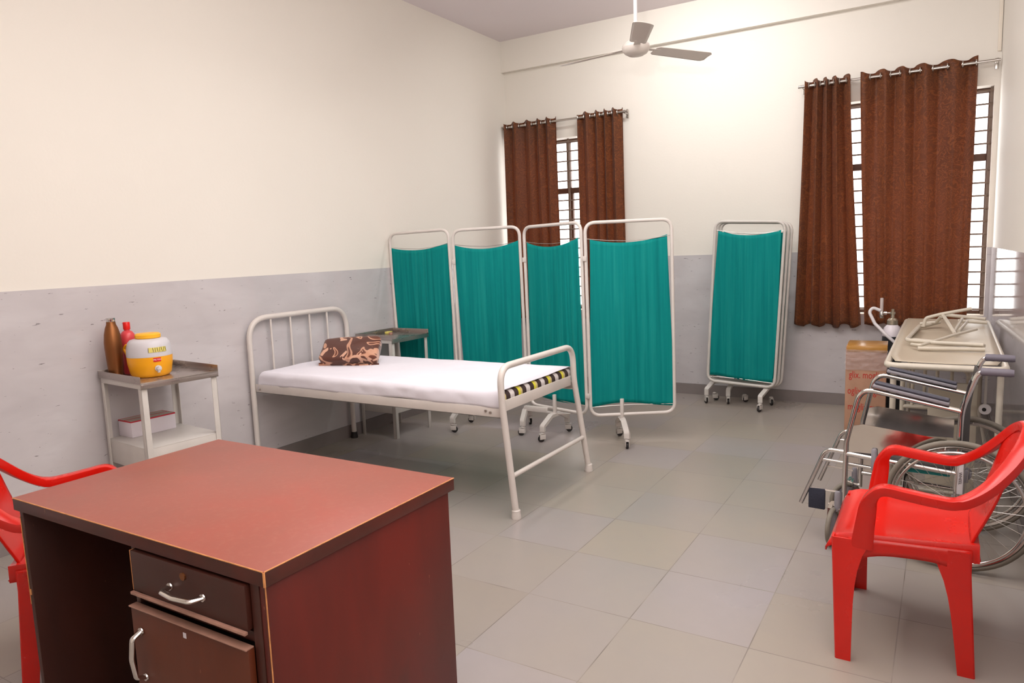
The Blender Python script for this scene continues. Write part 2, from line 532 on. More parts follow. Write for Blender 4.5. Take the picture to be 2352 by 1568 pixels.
# ------------------------------------------------------------------ curtains
RODY = D-.085; RODZ = 2.703
def curtain(name, label, xa, xb, xa2, xb2, waves, zb, phase, amp, seed, group, flat=.3):
    """xa..xb at the rod, xa2..xb2 at the hem"""
    t = thing(name, label, 'curtain', ((xa+xb)/2, RODY, 0), 0, group)
    ox = (xa+xb)/2
    rnd = random.Random(seed)
    jit = [rnd.uniform(-.35, .35) for _ in range(40)]
    ztop = RODZ+.04
    def fn(u, v):
        ph = u*waves*2*PI+phase
        w = ph+.95*math.sin(u*7+seed)+.4*math.sin(u*5+seed*2)*v
        a = amp*(1-flat*min(1, v*1.6))
        k = math.sin(w)
        y = a*(k if abs(k) < .8 else math.copysign(.8+(abs(k)-.8)*.5, k))
        y += .008*v*math.sin(u*waves*4*PI+seed*1.3+v*1.5)
        y = max(min(y, .058), -.06)
        xt = xa+(xb-xa)*u+.25*amp*math.sin(2*w)*(.6)
        xe = xa2+(xb2-xa2)*u+.2*amp*math.sin(2*w+.6*v)
        s = v**1.25
        x = xt*(1-s)+xe*s
        z = ztop+.012*math.cos(w*1.0)*(1-v)**8-(ztop-zb)*v+(.012*math.sin(u*waves*2*PI+1)+.008*math.sin(u*23+seed))*v**6
        return V((x-ox, -y, z))
    b = B(); add_grid(b, fn, int(waves*22)+10, 60)
    o = obj('cloth', b, M['curtain'], t, angle=180)
    so = o.modifiers.new('s', 'SOLIDIFY'); so.thickness = .0025
    # eyelets where the cloth crosses the rod
    n = int(waves*2+phase/PI)+2
    for k in range(-2, n):
        # solve for the crossing
        for q in range(400):
            u0, u1 = q/400, (q+1)/400
            f = lambda u: math.sin(u*waves*2*PI+phase+.95*math.sin(u*7+seed))
            if f(u0)*f(u1) <= 0 and k == -2:
                p = fn(u0, (ztop-RODZ)/(ztop-zb))
                b = B(); add_torus(b, (p.x, 0, RODZ), .0225, .005, axis='x', N=20, n=6)
                obj('eyelet', b, M['rod'], t)
        break
    return t

g1 = 'brown curtains at the left window'; g2 = 'brown curtains at the right window'
curtain('curtain', 'brown patterned eyelet curtain at the left window, the panel nearest the wall corner', .045, .635, .04, .665, 4.6, .70, .9, .036, 1, g1)
curtain('curtain', 'narrow gathered brown eyelet curtain on the right side of the left window', .885, 1.350, .90, 1.375, 4.5, .70, 1.9, .040, 2, g1)
curtain('curtain', 'narrow bunched brown eyelet curtain on the left side of the right window', 2.985, 3.335, 2.93, 3.46, 4.2, .70, 1.3, .040, 3, g2)
curtain('curtain', 'widest brown curtain, spread almost flat across the right window', 3.400, 4.195, 3.475, 4.19, 5.0, .715, 1.2, .034, 4, g2, .72)

def rod(label, xa, xb, fin):
    t = thing('curtain_rod', label, 'curtain rod', ((xa+xb)/2, RODY, RODZ)); o = (xa+xb)/2
    b = B(); add_tube(b, [(xa-o, 0, 0), (xb-o, 0, 0)], .0115, 12); obj('rod', b, M['rod'], t)
    for x, sgn in fin:
        if abs(sgn) == 1:
            b = B(); add_lathe(b, [(.013, 0), (.019, .004), (.019, .016), (.012, .02)], (x-o-.01, 0, 0), 16, 'x'); obj('finial', b, M['rod'], t)
        bx = x-o-sgn*.03 if abs(sgn) == 1 else x-o
        b = B(); add_box(b, bx-.012, bx+.012, .078, .0845, -.05, .03, .002); add_box(b, bx-.006, bx+.006, .0, .079, -.018, -.01, .001)
        add_lathe(b, [(.015, -.007), (.015, .007)], (bx, 0, 0), 14, 'x')
        obj('bracket', b, M['rod'], t)
rod('steel curtain rod across the left window near the corner', .012, 1.41, [(.014, -1), (1.405, 1)])
rod('steel curtain rod across the right window, ending at the right wall', 2.93, 4.338, [(2.97, 0), (4.318, 0)])

# ------------------------------------------------------------------ casters
def caster(parent, x, y, rz, h=.105, r=.026, fork=None, name='caster'):
    """twin plate caster; wheel touches z=0"""
    fork = fork or M['white']
    e = bpy.data.objects.new(name, None)
    b = B()
    Mx = Matrix.Translation((x, y, 0)) @ Matrix.Rotation(rz, 4, 'Z')
    add_lathe(b, [(.010, r*2+.022), (.016, r*2+.02), (.018, r*2+.014), (.010, r*2+.008)], (0, 0, 0), 14)
    add_box(b, -.018, .030, -.014, -.010, r*.8, r*2+.012, .002); add_box(b, -.018, .030, .010, .014, r*.8, r*2+.012, .002)
    add_box(b, -.018, .030, -.014, .014, r*2+.004, r*2+.012, .002)
    bmesh.ops.transform(b, matrix=Mx, verts=b.verts[:])
    f = obj(name, b, fork, parent)
    b = B(); add_lathe(b, [(.004, -.0095), (r*.9, -.0095), (r, -.005), (r, .005), (r*.9, .0095), (.004, .0095)], (.014, 0, r), 20, 'y')
    bmesh.ops.transform(b, matrix=Mx, verts=b.verts[:])
    obj('wheel', b, M['rubber'], f)
    return f

# ------------------------------------------------------------------ folding screens
def screen_panel(parent, p0, p1, ztop, zbot, tilt=0.0, seed=0, dark=False, cloth_top=.125, cb=.075, side=0.0, yoff=0, front=True, tube=None):
    """rounded tube frame with a teal cloth, spanning p0-p1"""
    p0 = V((p0[0], p0[1], 0)); p1 = V((p1[0], p1[1], 0)); d = p1-p0; w = d.length; d.normalize()
    n = V((d.y, -d.x, 0))
    r = .0125; zc = (ztop+zbot)/2; c = (p0+p1)/2
    def P(u, z, o=0):
        # in-plane lean
        uu = u*math.cos(tilt)+(z-zbot)*math.sin(tilt); zz = zbot+(z-zbot)*math.cos(tilt)-u*math.sin(tilt)
        return c+d*uu+n*o+V((0, 0, zz))
    hw = w/2-r
    b = B()
    corners = [(0, ztop-r), (hw, ztop-r), (hw, zbot+r), (-hw, zbot+r), (-hw, ztop-r)]
    pts = rounded([P(*q) for q in corners]+[P(0, ztop-r)], .075, 8)[:-1]
    add_tube(b, pts, r, 12, closed=True)
    f = obj('panel_frame', b, tube or M['white'], parent)
    if front:
        rnd = random.Random(seed)
        k = [rnd.uniform(0, 6.28) for _ in range(8)]
        sag = .03+rnd.uniform(0, .02)
        l0 = rnd.uniform(.0, .02)
        ct = ztop-cloth_top; cbz = zbot+cb
        def fn(u, v):
            x = (-hw+.022)+(2*hw-.044)*u
            bulge = .010*math.sin(v*PI*1.1+k[0])
            x += (bulge+side*v)*(2*u-1)+.006*math.sin(v*9+k[1])*(u*(1-u))
            top = ct-sag*(1-(2*u-1)**2)+.012*(u-.5)
            bot = cbz+.012*(1-(2*u-1)**2)-.014*math.sin(u*5+k[2])
            z = top*(1-v)+bot*v
            am = .35+.65*max(0, math.sin(u*5.3+k[7]))
            y = am*(.0016*math.sin(u*46+k[3]+v*1.2)+.0012*math.sin(u*83+k[4]+v*2*math.sin(u*9))+.0008*math.sin(u*131+k[5]))+.004*math.sin(u*9+v*4+k[6])
            y *= .55+.45*math.sin(PI*min(max(v, 0), 1))**.5
            return P(x, z, y)
        b = B(); add_grid(b, fn, 110, 40)
        o = obj('fabric_panel', b, M['teal'], parent, angle=180)
        so = o.modifiers.new('s', 'SOLIDIFY'); so.thickness = .0012
        for zz in (ct, cbz):
            b = B(); add_tube(b, [P(-hw, zz), P(-hw*.5, zz-.018 if zz == ct else zz+.006), P(0, zz-.028 if zz == ct else zz+.008), P(hw*.5, zz-.02 if zz == ct else zz+.004), P(hw, zz)], .0022, 6); obj('tension_wire', b, M['rod'], f)
    return f, P

def screen_foot(parent, cx, cy, a, l=.30, tube=None, zbar=.115, post=True, ctr=None, ztop=.3):
    """inverted V bridge foot with a caster at both ends; a = direction of the bar"""
    d = V((math.cos(a), math.sin(a), 0)); c = V((cx, cy, 0))
    b = B()
    h = l/2
    pts = [c-d*h+V((0, 0, .078)), c-d*h+V((0, 0, .118)), c-d*.06+V((0, 0, .175)), c+d*.06+V((0, 0, .175)), c+d*h+V((0, 0, .118)), c+d*h+V((0, 0, .078))]
    sq = [(-.0125, -.019), (.0125, -.019), (.0125, .019), (-.0125, .019)]
    add_sweep(b, rounded(pts, .01, 2), sq, up=(-d.y, d.x, 0) if False else None)
    if post:
        add_box(b, c.x-.012, c.x+.012, c.y-.012, c.y+.012, .18, ztop, .003)
    f = obj('foot', b, tube or M['white'], parent)
    for s in (-1, 1):
        q = c+d*h*s
        caster(parent, q.x, q.y, random.uniform(0, 6.28), fork=tube or M['white'])
    return f

scr = thing('folding_screen', 'four-fold white tubular ward screen with teal cloth standing behind the bed', 'folding screen', (1.2, 4.78, 0))
scr_pts = [(.035, 4.70), (.662, 4.725), (1.215, 4.90), (1.828, 4.70), (2.385, 5.035)]
O = V((1.2, 4.78))
tl = [-.022, -.016, -.014, -.010]
for i in range(4):
    a = V(scr_pts[i])-O; c = V(scr_pts[i+1])-O
    g = .004
    dd = (c-a).normalized()*g
    screen_panel(scr, a+dd, c-dd, 1.628, .2, tl[i], seed=i+3, side=.004)
for i in range(1, 4):          # hinges joining the frames
    q = V(scr_pts[i])-O
    for z in (1.36, .36):
        b = B(); add_box(b, q.x-.016, q.x+.016, q.y-.016, q.y-.006, z-.018, z+.018, .002); obj('hinge', b, M['white'], scr)
def foot_at(x1, y1, x2, y2, **k):
    screen_foot(scr, (x1+x2)/2-O.x, (y1+y2)/2-O.y, math.atan2(y2-y1, x2-x1), math.hypot(x2-x1, y2-y1), **k)
foot_at(2.139, 4.671, 1.943, 4.975, ztop=.33)
foot_at(1.492, 4.60, 1.522, 4.95, ztop=.33)
foot_at(1.26, 4.70, 1.142, 5.03, post=False)
foot_at(.689, 4.56, .648, 4.90, post=False)
b = B(); add_box(b, 1.215-O.x, 1.425-O.x, 4.80-O.y, 4.835-O.y, .172, .212, .004); obj('bottom_rail', b, M['white'], scr)
b = B(); add_box(b, 1.425-O.x, 1.62-O.x, 4.79-O.y, 4.815-O.y, .172, .186, .003); obj('bottom_rail', b, M['white'], scr)

sc2 = thing('folding_screen', 'folded white tubular screen with dark teal cloth, parked against the back wall', 'folding screen', (2.58, 6.3, 0))
for i in range(3):
    yy = -.03+i*.05
    screen_panel(sc2, (-.335+i*.012, yy), (.262+i*.018, yy), 1.618-.004*i, .198, .052, seed=20+i, front=(i in (0, 2)), cloth_top=.085, cb=.05,
                 tube=M['white2'])
for (x, y, rz) in [(2.235, 6.33, 2.2), (2.262, 6.49, .4), (2.42, 6.36, 1.9), (2.735, 6.175, 4.4), (2.765, 6.47, 5.2), (2.53, 6.50, 1.)]:
    caster(sc2, x-2.58, y-6.3, rz, fork=M['white2'])
for (x1, y1, x2, y2) in [(2.235, 6.33, 2.32, 6.47), (2.42, 6.36, 2.46, 6.47), (2.735, 6.175, 2.81, 6.46)]:
    b = B()
    pts = [V((x1-2.58, y1-6.3, .078)), V((x1-2.58, y1-6.3, .13)), V(((x1+x2)/2-2.58, (y1+y2)/2-6.3, .19)), V((x2-2.58, y2-6.3, .19))]
    add_sweep(b, rounded(pts, .008, 2), [(-.012, -.018), (.012, -.018), (.012, .018), (-.012, .018)])
    obj('foot', b, M['white2'], sc2)

# ------------------------------------------------------------------ hospital bed
bed = thing('hospital_bed', 'white iron hospital bed with tubular head and foot ends against the left wall', 'bed', (1.06, 3.64, 0))
ox, oy = 1.06, 3.64
def bp(x, y, z): return V((x-ox, y-oy, z))
r = .0185
b = B()
add_tube(b, rounded([bp(.045, 3.18, .03), bp(.045, 3.18, 1.045), bp(.045, 4.10, 1.045), bp(.045, 4.11, .03)], .16, 10), r, 16)
hb = obj('headboard', b, M['white'], bed)
for y in (3.37, 3.545, 3.725, 3.90):
    b = B(); add_tube(b, [bp(.045, y, 1.04), bp(.045, y, .60)], .0075, 10); obj('headboard_bar', b, M['white'], hb)
b = B()
add_tube(b, rounded([bp(2.095, 3.185, .03), bp(2.06, 3.145, .62), bp(2.055, 3.135, .832), bp(2.055, 4.0, .832), bp(2.06, 4.0, .62), bp(2.10, 4.10, .03)], [.6, .13, .13, .6], 10), r, 16)
fb = obj('footboard', b, M['white'], bed)
b = B(); add_tube(b, [bp(2.083, 3.175, .235), bp(2.087, 4.062, .235)], .0135, 12); obj('stretcher', b, M['white'], fb)
for (x, y, m) in [(.045, 3.18, 'rubber'), (.045, 4.11, 'rubber'), (2.096, 3.186, 'white'), (2.101, 4.102, 'white')]:
    b = B(); add_lathe(b, [(.027, .0), (.028, .01), (.024, .03), (.024, .045), (.0195, .05)], bp(x, y, 0), 16); obj('foot_cap', b, M[m], bed)
for y in (3.185, 4.06):
    b = B(); add_box(b, .068-ox, 2.038-ox, y-oy-.002, y-oy+.004, .548, .604, .001)
    add_box(b, .068-ox, 2.038-ox, (y-oy-.002) if y < 3.5 else (y-oy-.03), (y-oy+.03) if y < 3.5 else (y-oy+.004), .548, .552, .001)
    obj('side_rail', b, M['white'], bed)
b = B(); add_box(b, 2.040-ox, 2.046-ox, 3.165-oy, 3.985-oy, .585, .645, .001); obj('end_rail', b, M['white'], bed)
b = B(); add_box(b, .07-ox, .076-ox, 3.2-oy, 4.08-oy, .548, .604, .001); obj('end_rail', b, M['white'], bed)
b = B(); add_box(b, .078-ox, 2.036-ox, 3.192-oy, 4.055-oy, .596, .6, .001); obj('bed_deck', b, M['whitec'], bed)
for (x, z) in [(1.96, .575), (1.93, .582), (.11, .57)]:
    b = B(); add_lathe(b, [(.007, -.012), (.007, -.003)], (x-ox, 3.186-oy, z), 10, 'y'); obj('bolt', b, M['rod'], bed)

# mattress with striped ticking, sheet laid over it
def slab(x0, x1, y0, y1, z0, z1, nx, ny, rr, fx):
    pass
mt = B(); add_box(mt, .10, 2.028, 3.20, 4.045, .602, .684, .03, 4)
mo = obj('mattress', mt, M['stripe'], None)
tag(mo, 'striped brown, yellow and grey mattress lying on the iron bed', 'mattress')
X0, X1, YA, YB, ZTOP = .09, 2.02, 3.188, 4.05, .6895
def sheet_fn(u, v):
    # v across: 0 = near hem, then up, over the top, to the far side
    L = [.084, YB-YA, .05]; s = v*sum(L)
    rr = .03
    if s < L[0]:
        y, z = YA, ZTOP-.087+s
        if s > L[0]-rr:
            q = (s-(L[0]-rr))/rr*PI/4; y = YA+rr*(1-math.cos(q)); z = ZTOP-rr+.0+rr*math.sin(q)-.003
    elif s < L[0]+L[1]:
        y, z = YA+(s-L[0]), ZTOP
        if s-L[0] < rr:
            q = PI/4+(s-L[0])/rr*PI/4; y = YA+rr*(1-math.cos(q)); z = ZTOP-rr+rr*math.sin(q)
        elif L[0]+L[1]-s < rr:
            q = (L[0]+L[1]-s)/rr*PI/2; y = YB-rr*(1-math.sin(q)) if False else YB-(L[0]+L[1]-s); z = ZTOP-rr*(1-math.sin(q))*.6
    else:
        y, z = YB, ZTOP-.018-(s-L[0]-L[1])*.7
    x = X0+(X1-X0)*u
    # rounded head end
    e = min(u*(X1-X0), .05)/.05
    if e < 1: z -= .045*(1-math.sqrt(max(0, 1-(1-e)**2)))
    wr = noise.noise(V((x*3.1, y*3.1, 2.2)))*.006+noise.noise(V((x*9, y*8, .2)))*.0025
    crease = -.004*math.exp(-((y-YA-.17)/.012)**2)
    if s < L[0]:
        y -= abs(noise.noise(V((x*7, z*12, 5))))*.010
        z += noise.noise(V((x*2.6, 1, 1)))*.012*(1-s/L[0])
    else:
        z += max(wr, -.002)+crease*.4+.002
    return V((x, y, z))
b = B(); g = add_grid(b, sheet_fn, 150, 80)
# head end drop
so_ = obj('bed_sheet', b, M['sheet'], None, angle=180)
sm = so_.modifiers.new('s', 'SOLIDIFY'); sm.thickness = .002; sm.offset = 1
tag(so_, 'plain white bed sheet spread over the mattress', 'bed sheet')

# folded floral fleece used as a pillow
def superell(c, size, e1=.35, e2=.4, nu=48, nv=28, wob=.012, seed=0, rot=None):
    b = B()
    sg = lambda v, e: math.copysign(abs(v)**e, v)
    def fn(u, v):
        a = -PI+2*PI*u; t = -PI/2+PI*v
        p = V((size[0]*sg(math.cos(t), e1)*sg(math.cos(a), e2), size[1]*sg(math.cos(t), e1)*sg(math.sin(a), e2), size[2]*sg(math.sin(t), e1)))
        q = noise.noise_vector(p*6+V((seed, 0, 0)))*wob
        return p+q
    add_grid(b, fn, nu, nv)
    bmesh.ops.remove_doubles(b, verts=b.verts[:], dist=.0008)
    M4 = Matrix.Translation(c) @ (rot if rot is not None else Matrix.Identity(4))
    bmesh.ops.transform(b, matrix=M4, verts=b.verts[:])
    return b
pil = thing('pillow', 'small brown and cream floral fleece pillow on the white bed', 'pillow', (.50, 3.66, .712), .0)
rot = Matrix.Rotation(.42, 4, 'Z') @ Matrix.Rotation(.62, 4, 'X')
b = superell((0, 0, .068), (.21, .118, .046), .34, .26, 72, 36, .02, 3, rot)
obj('cushion', b, M['fleece'], pil)
b = B(); add_grid(b, lambda u, v: rot @ V((-.205+.43*u, -.118+.012*math.sin(u*6), -.035+.05*v*(1-v)+.002+.07*0)) + V((0, -.0, .07+.012*math.sin(v*PI))), 30, 6)
o = obj('hem', b, M['fleece'], pil); o.modifiers.new('s', 'SOLIDIFY').thickness = .006

# ------------------------------------------------------------------ bedside tables
def side_table(name, label, loc, rz, W, Dp, H, shelf_z, ztray=.035, lowpanel=.1, tone='white2'):
    """local x: 0 (wall) .. W (room), local y: 0 .. Dp"""
    t = thing(name, label, 'side table', loc, rz, 'white bedside instrument tables')
    b = B(); e = .0015
    zt = H-ztray
    add_box(b, 0, W, 0, Dp, zt-.004, zt, .0005)
    add_box(b, 0, W, 0, e, zt+.0002, H, .0004); add_box(b, 0, W, Dp-e, Dp, zt+.0002, H, .0004); add_box(b, 0, e, e, Dp-e, zt+.0002, H, .0004)
    add_box(b, W-e, W, -.0, Dp, zt-.03, zt+.002, .0004)
    add_box(b, W-e-.001, W+.0015, .004, .02, zt-.028, zt-.004, .002)
    obj('tray', b, M['steel'], t)
    b = B(); k = .012
    add_box(b, k, W-k, k*.5, k*.5+.025, zt-.032, zt-.0045, .001); add_box(b, k, W-k, Dp-k*.5-.025, Dp-k*.5, zt-.032, zt-.0045, .001)
    add_box(b, k, k+.003, k*.5+.026, Dp-k*.5-.026, zt-.032, zt-.0045, .001); add_box(b, W-k-.003, W-k, k*.5+.026, Dp-k*.5-.026, zt-.032, zt-.0045, .001)
    obj('top_frame', b, M[tone], t)
    L = .0; w = .032
    for (x, y) in [(k, k*.5), (W-k-w, k*.5), (k, Dp-k*.5-w), (W-k-w, Dp-k*.5-w)]:
        b = B()
        xo = x if x < W/2 else x+w-.003; yo = y if y < Dp/2 else y+w-.003
        add_box(b, x, x+w, yo, yo+.003, 0, zt-.0325, .0005); add_box(b, xo, xo+.003, y, y+w, 0, zt-.0325, .0005)
        obj('leg', b, M[tone], t)
    b = B()
    add_box(b, k+.004, W-k-.004, k*.5+.004, Dp-k*.5-.004, shelf_z-.003, shelf_z, .0005)
    q = .004
    add_box(b, W-k-.0075, W-k-q, k*.5+.03, Dp-k*.5-.03, shelf_z-lowpanel, shelf_z-.0035, .0005)
    add_box(b, k+.03, W-k-.03, k*.5+q, k*.5+q+.0035, shelf_z-lowpanel, shelf_z-.0035, .0005)
    add_box(b, k+.03, W-k-.03, Dp-k*.5-q-.0035, Dp-k*.5-q, shelf_z-lowpanel, shelf_z-.0035, .0005)
    obj('shelf', b, M[tone], t)
    return t
T1 = (.035, 2.165, 0); T1r = -.10
side_table('side_table', 'white side table with steel tray top carrying the water jug and bottles', T1, T1r, .475, .435, .862, .475, lowpanel=.13)
side_table('side_table', 'white side table with steel tray between the bed head and the folding screen', (.028, 4.21, 0), -.02, .385, .445, .822, .30, lowpanel=.10)
def t1(x, y, z=0):
    c, s_ = math.cos(T1r), math.sin(T1r)
    return (T1[0]+x*c-y*s_, T1[1]+x*s_+y*c, z)

ZT1 = .8275
# copper bottle
cb_ = thing('copper_bottle', 'tall copper-brown metal bottle with silver neck on the left side table', 'bottle', t1(.085, .06, ZT1))
b = B(); add_lathe(b, [(.033, 0), (.036, .004), (.037, .02), (.041, .09), (.0445, .16), (.0445, .19), (.040, .235), (.032, .270), (.024, .29), (.0225, .305)], n=36); obj('body', b, M['copper'], cb_)
b = B(); add_lathe(b, [(.0222, .3052), (.0222, .309), (.0225, .31), (.0235, .316), (.0235, .324), (.021, .325), (.0205, .3252)], n=28); obj('neck', b, M['chrome'], cb_)
# red bottle
rb = thing('red_bottle', 'translucent red plastic bottle with red cap behind the jug', 'bottle', t1(.055, .155, ZT1))
b = B(); add_lathe(b, [(.034, 0), (.037, .006), (.037, .10), (.034, .125), (.038, .15), (.039, .20), (.037, .222), (.026, .238), (.015, .245), (.0145, .25)], n=32); obj('body', b, M['redb'], rb)
b = B(); add_lathe(b, [(.0175, .2502), (.0185, .254), (.0185, .289), (.017, .292)], n=24); obj('cap', b, M['redc'], rb)
# water jug
wj = thing('water_jug', 'yellow and white insulated water jug with yellow lid and tap', 'water jug', t1(.245, .175, ZT1), -.5)
b = B(); add_lathe(b, [(.084, 0), (.093, .004), (.103, .018), (.113, .075), (.115, .112)], n=48); obj('lower_body', b, M['yellow'], wj)
b = B(); add_lathe(b, [(.1152, .1125), (.115, .125), (.111, .165), (.104, .188), (.092, .202), (.07, .208)], n=48); obj('upper_body', b, M['greyw'], wj)
b = B(); add_lathe(b, [(.060, .2085), (.064, .211), (.065, .228), (.058, .235), (.03, .237)], n=40); obj('lid', b, M['lid'], wj)
b = B(); add_tube(b, rounded([(-.078, -.080, .15), (-.104, -.104, .17), (-.118, -.118, .147), (-.104, -.104, .11), (-.080, -.082, .115)], .012, 4), .0085, 10); obj('handle', b, M['yellow'], wj)
def arc_patch(b, R0, R1, a0, a1, z0, z1, off, n=12):
    def fn(u, v):
        a = a0+(a1-a0)*u; R = (R0+(R1-R0)*v)+off
        return V((R*math.cos(a), R*math.sin(a), z0+(z1-z0)*v))
    add_grid(b, fn, n, 2)
b = B(); arc_patch(b, .1142, .1115, -.10, .75, .138, .164, .0014, 16); lb = obj('sticker', b, M['label'], wj)
b = B()
a = -.08
for k, w in enumerate([.0, 0, -.03, 0, -.03, .03, -.03, .03, -.03]):
    aa = -.10+k*.1
    def fn(u, v, aa=aa, w=w):
        q = aa+.018*u+w*(v-.5); R = .1142-.0027*v+.0028
        return V((R*math.cos(q), R*math.sin(q), .140+.023*v))
    if k != 1: add_grid(b, fn, 1, 2)
obj('lettering', b, M['black'], lb)
b = B(); arc_patch(b, .1148, .1152, .08, .42, .087, .108, .0012, 8); rl = obj('brand_label', b, M['redl'], wj)

FONT = None
def text_mesh(s, size, extrude=.0003):
    cu = bpy.data.curves.new('t', 'FONT'); cu.body = s; cu.size = size; cu.extrude = extrude; cu.resolution_u = 3
    cu.align_x = 'CENTER'; cu.align_y = 'CENTER'
    o = bpy.data.objects.new('t', cu); C.objects.link(o)
    dg = bpy.context.evaluated_depsgraph_get(); dg.update()
    me = bpy.data.meshes.new_from_object(o.evaluated_get(dg))
    bpy.data.objects.remove(o)
    b = B(); b.from_mesh(me); bpy.data.meshes.remove(me)
    return b
b = text_mesh('MILTON', .011)
for v in b.verts:      # wrap round the jug
    q = .25+v.co.x/.117; R = .117+v.co.z*.5
    v.co = V((R*math.cos(q), R*math.sin(q), .0975+v.co.y))
obj('lettering', b, M['whitep'], rl)
b = B(); add_lathe(b, [(.015, 0), (.017, .004), (.017, .010), (.010, .012), (.009, .03), (.006, .032)], (.108, .03, .05), 18, 'x')
add_lathe(b, [(.007, -.02), (.008, .008)], (.132, .03, .05), 12, 'z'); add_box(b, .123, .143, .028, .033, .059, .064, .002)
obj('tap', b, M['greyw'], wj)

# white carton with crimson edges on the shelf
ct = thing('carton', 'white cardboard box with crimson taped edges on the left table shelf', 'box', t1(.235, .035, .4755), .02)
w, dpt, h = .135, .262, .09
# local x towards the room, y along the wall
b = B(); add_box(b, 0, w, 0, dpt, 0, h, .0015); obj('box_body', b, M['paper'], ct)
b = B(); add_box(b, .003, w-.003, .004, dpt-.004, h+.0002, h+.002); obj('flaps', b, M['flap'], ct)
b = B()
e = .0045
for (p, q) in [((0, 0), (w, 0)), ((w, 0), (w, dpt)), ((w, dpt), (0, dpt)), ((0, dpt), (0, 0))]:
    add_box(b, min(p[0], q[0])-.001, max(p[0], q[0])+.001, min(p[1], q[1])-.001, max(p[1], q[1])+.001, h-e, h+.003, .0008)
add_box(b, w*.45, w*.45+.004, .0, dpt, h+.0021, h+.0035)
obj('edge_tape', b, M['redtape'], ct)
ct.location = (.042, 2.245, .4755); ct.rotation_euler = (0, 0, -.04)

# small roll and packet on the tray at the bed head
b = B(); add_box(b, 0, .045, 0, .06, 0, .018, .003); o = obj('tape_packet', b, M['label'], None); o.location = (.08, 4.50, .788); o.rotation_euler = (0, 0, .3)
tag(o, 'small cream packet on the steel tray at the bed head', 'packet')
b = B(); add_lathe(b, [(.012, 0), (.017, .001), (.017, .016), (.012, .017)], n=20); o = obj('tape_roll', b, M['ledge'], None); o.location = (.155, 4.49, .7875)
tag(o, 'tiny brown tape roll beside the cream packet on the tray', 'tape roll')

# ------------------------------------------------------------------ desk
dk = thing('office_desk', 'red-brown laminate office desk with worn edges, drawer and cupboard door', 'desk', (2.2135, 1.358, 0))
dx, dy = 2.2135, 1.358
def dbox(name, m, x0, x1, y0, y1, z0, z1, bev=.001, par=dk):
    b = B(); add_box(b, x0-dx, x1-dx, y0-dy, y1-dy, z0, z1, bev); return obj(name, b, M[m], par)
dbox('desktop', 'desktop', 1.654, 2.773, .996, 1.72, .7572, .76, .001)
dbox('desktop_edge', 'deskedge', 1.6545, 2.7725, .9965, 1.7195, .722, .757, .0015)
dbox('side_panel', 'deskdark', 1.668, 1.688, 1.006, 1.70, 0, .7215)
dbox('side_panel', 'deskred', 2.742, 2.762, 1.006, 1.70, 0, .7215)
dbox('back_panel', 'deskdark', 1.689, 2.741, 1.66, 1.678, .12, .7215)
dbox('pedestal_side', 'deskdark', 2.246, 2.264, 1.006, 1.659, .04, .7215)
dbox('pedestal_base', 'deskdark', 2.265, 2.741, 1.03, 1.659, .06, .078)
dbox('drawer_rail', 'deskdark', 2.265, 2.741, 1.012, 1.03, .568, .594)
dbox('stile', 'deskdark', 2.712, 2.7415, 1.004, 1.0115, .0, .7215)
dr = dbox('drawer', 'deskdark', 2.262, 2.708, .992, 1.0105, .606, .714, .0015)
dbox('drawer_lip', 'ledge', 2.262, 2.708, .982, .9915, .598, .6055, .001, dr)
dbox('worn_edge', 'edge', 2.2595, 2.2618, .992, 1.008, .606, .714, .0005, dr)
door = dbox('cupboard_door', 'deskdoor', 2.250, 2.710, .986, 1.004, .05, .562, .0015)
dbox('door_lip', 'ledge', 2.250, 2.710, .980, 1.003, .5622, .566, .001, door)
def pull(par, a, b_, out=.030, m='chrome'):
    a, b_ = V(a), V(b_); n = V((0, -1, 0)); d = (b_-a)
    bm = B()
    pts = rounded([a, a+n*out+d*.08, (a+b_)/2+n*(out+.007), b_+n*out-d*.08, b_], [.012, .05, .012], 5)
    add_sweep(bm, pts, [(.0085*math.cos(t), .0058*math.sin(t)) for t in [2*PI*k/12 for k in range(12)]])
    for p in (a, b_): add_lathe(bm, [(.0095, -.004), (.0105, -.001)], p, 12, 'y')
    return obj('handle', bm, M[m], par)
pull(dr, (2.425-dx, .9915-dy, .652), (2.553-dx, .9915-dy, .652))
pull(door, (2.288-dx, .9855-dy, .502), (2.288-dx, .9855-dy, .374), .026)
b = B(); add_lathe(b, [(.010, -.003), (.010, 0), ], (2.482-dx, .9915-dy, .690), 16, 'y'); obj('lock', b, M['copper'], dr)
dbox('sticker', 'paper', 2.468, 2.480, .9853, .9858, .531, .545, 0, door)
# worn edge lines
def wear(name, pts, r=.0016):
    b = B(); add_tube(b, [V(p)-V((dx, dy, 0)) for p in pts], r, 6); obj(name, b, M['edge'], dk)
wear('worn_edge', [(1.656, .9962, .7592), (2.10, .9958, .7592), (2.771, .9960, .7592)], .0017)
wear('worn_edge', [(2.7728, .998, .7592), (2.7730, 1.4, .7592), (2.7728, 1.718, .7592)], .0017)
wear('worn_edge', [(2.7722, .9968, .7585), (2.7722, .9968, .724)], .0032)
wear('worn_edge', [(2.7625, 1.0058, .72), (2.7625, 1.0058, .45)], .0018)
wear('worn_edge', [(2.762, 1.0055, .42), (2.762, 1.0055, .405)], .003)
wear('worn_edge', [(1.6685, 1.0055, .70), (1.6685, 1.0055, .42)], .0013)
wear('worn_edge', [(1.676, 1.0052, .47), (1.676, 1.0052, .452)], .003)

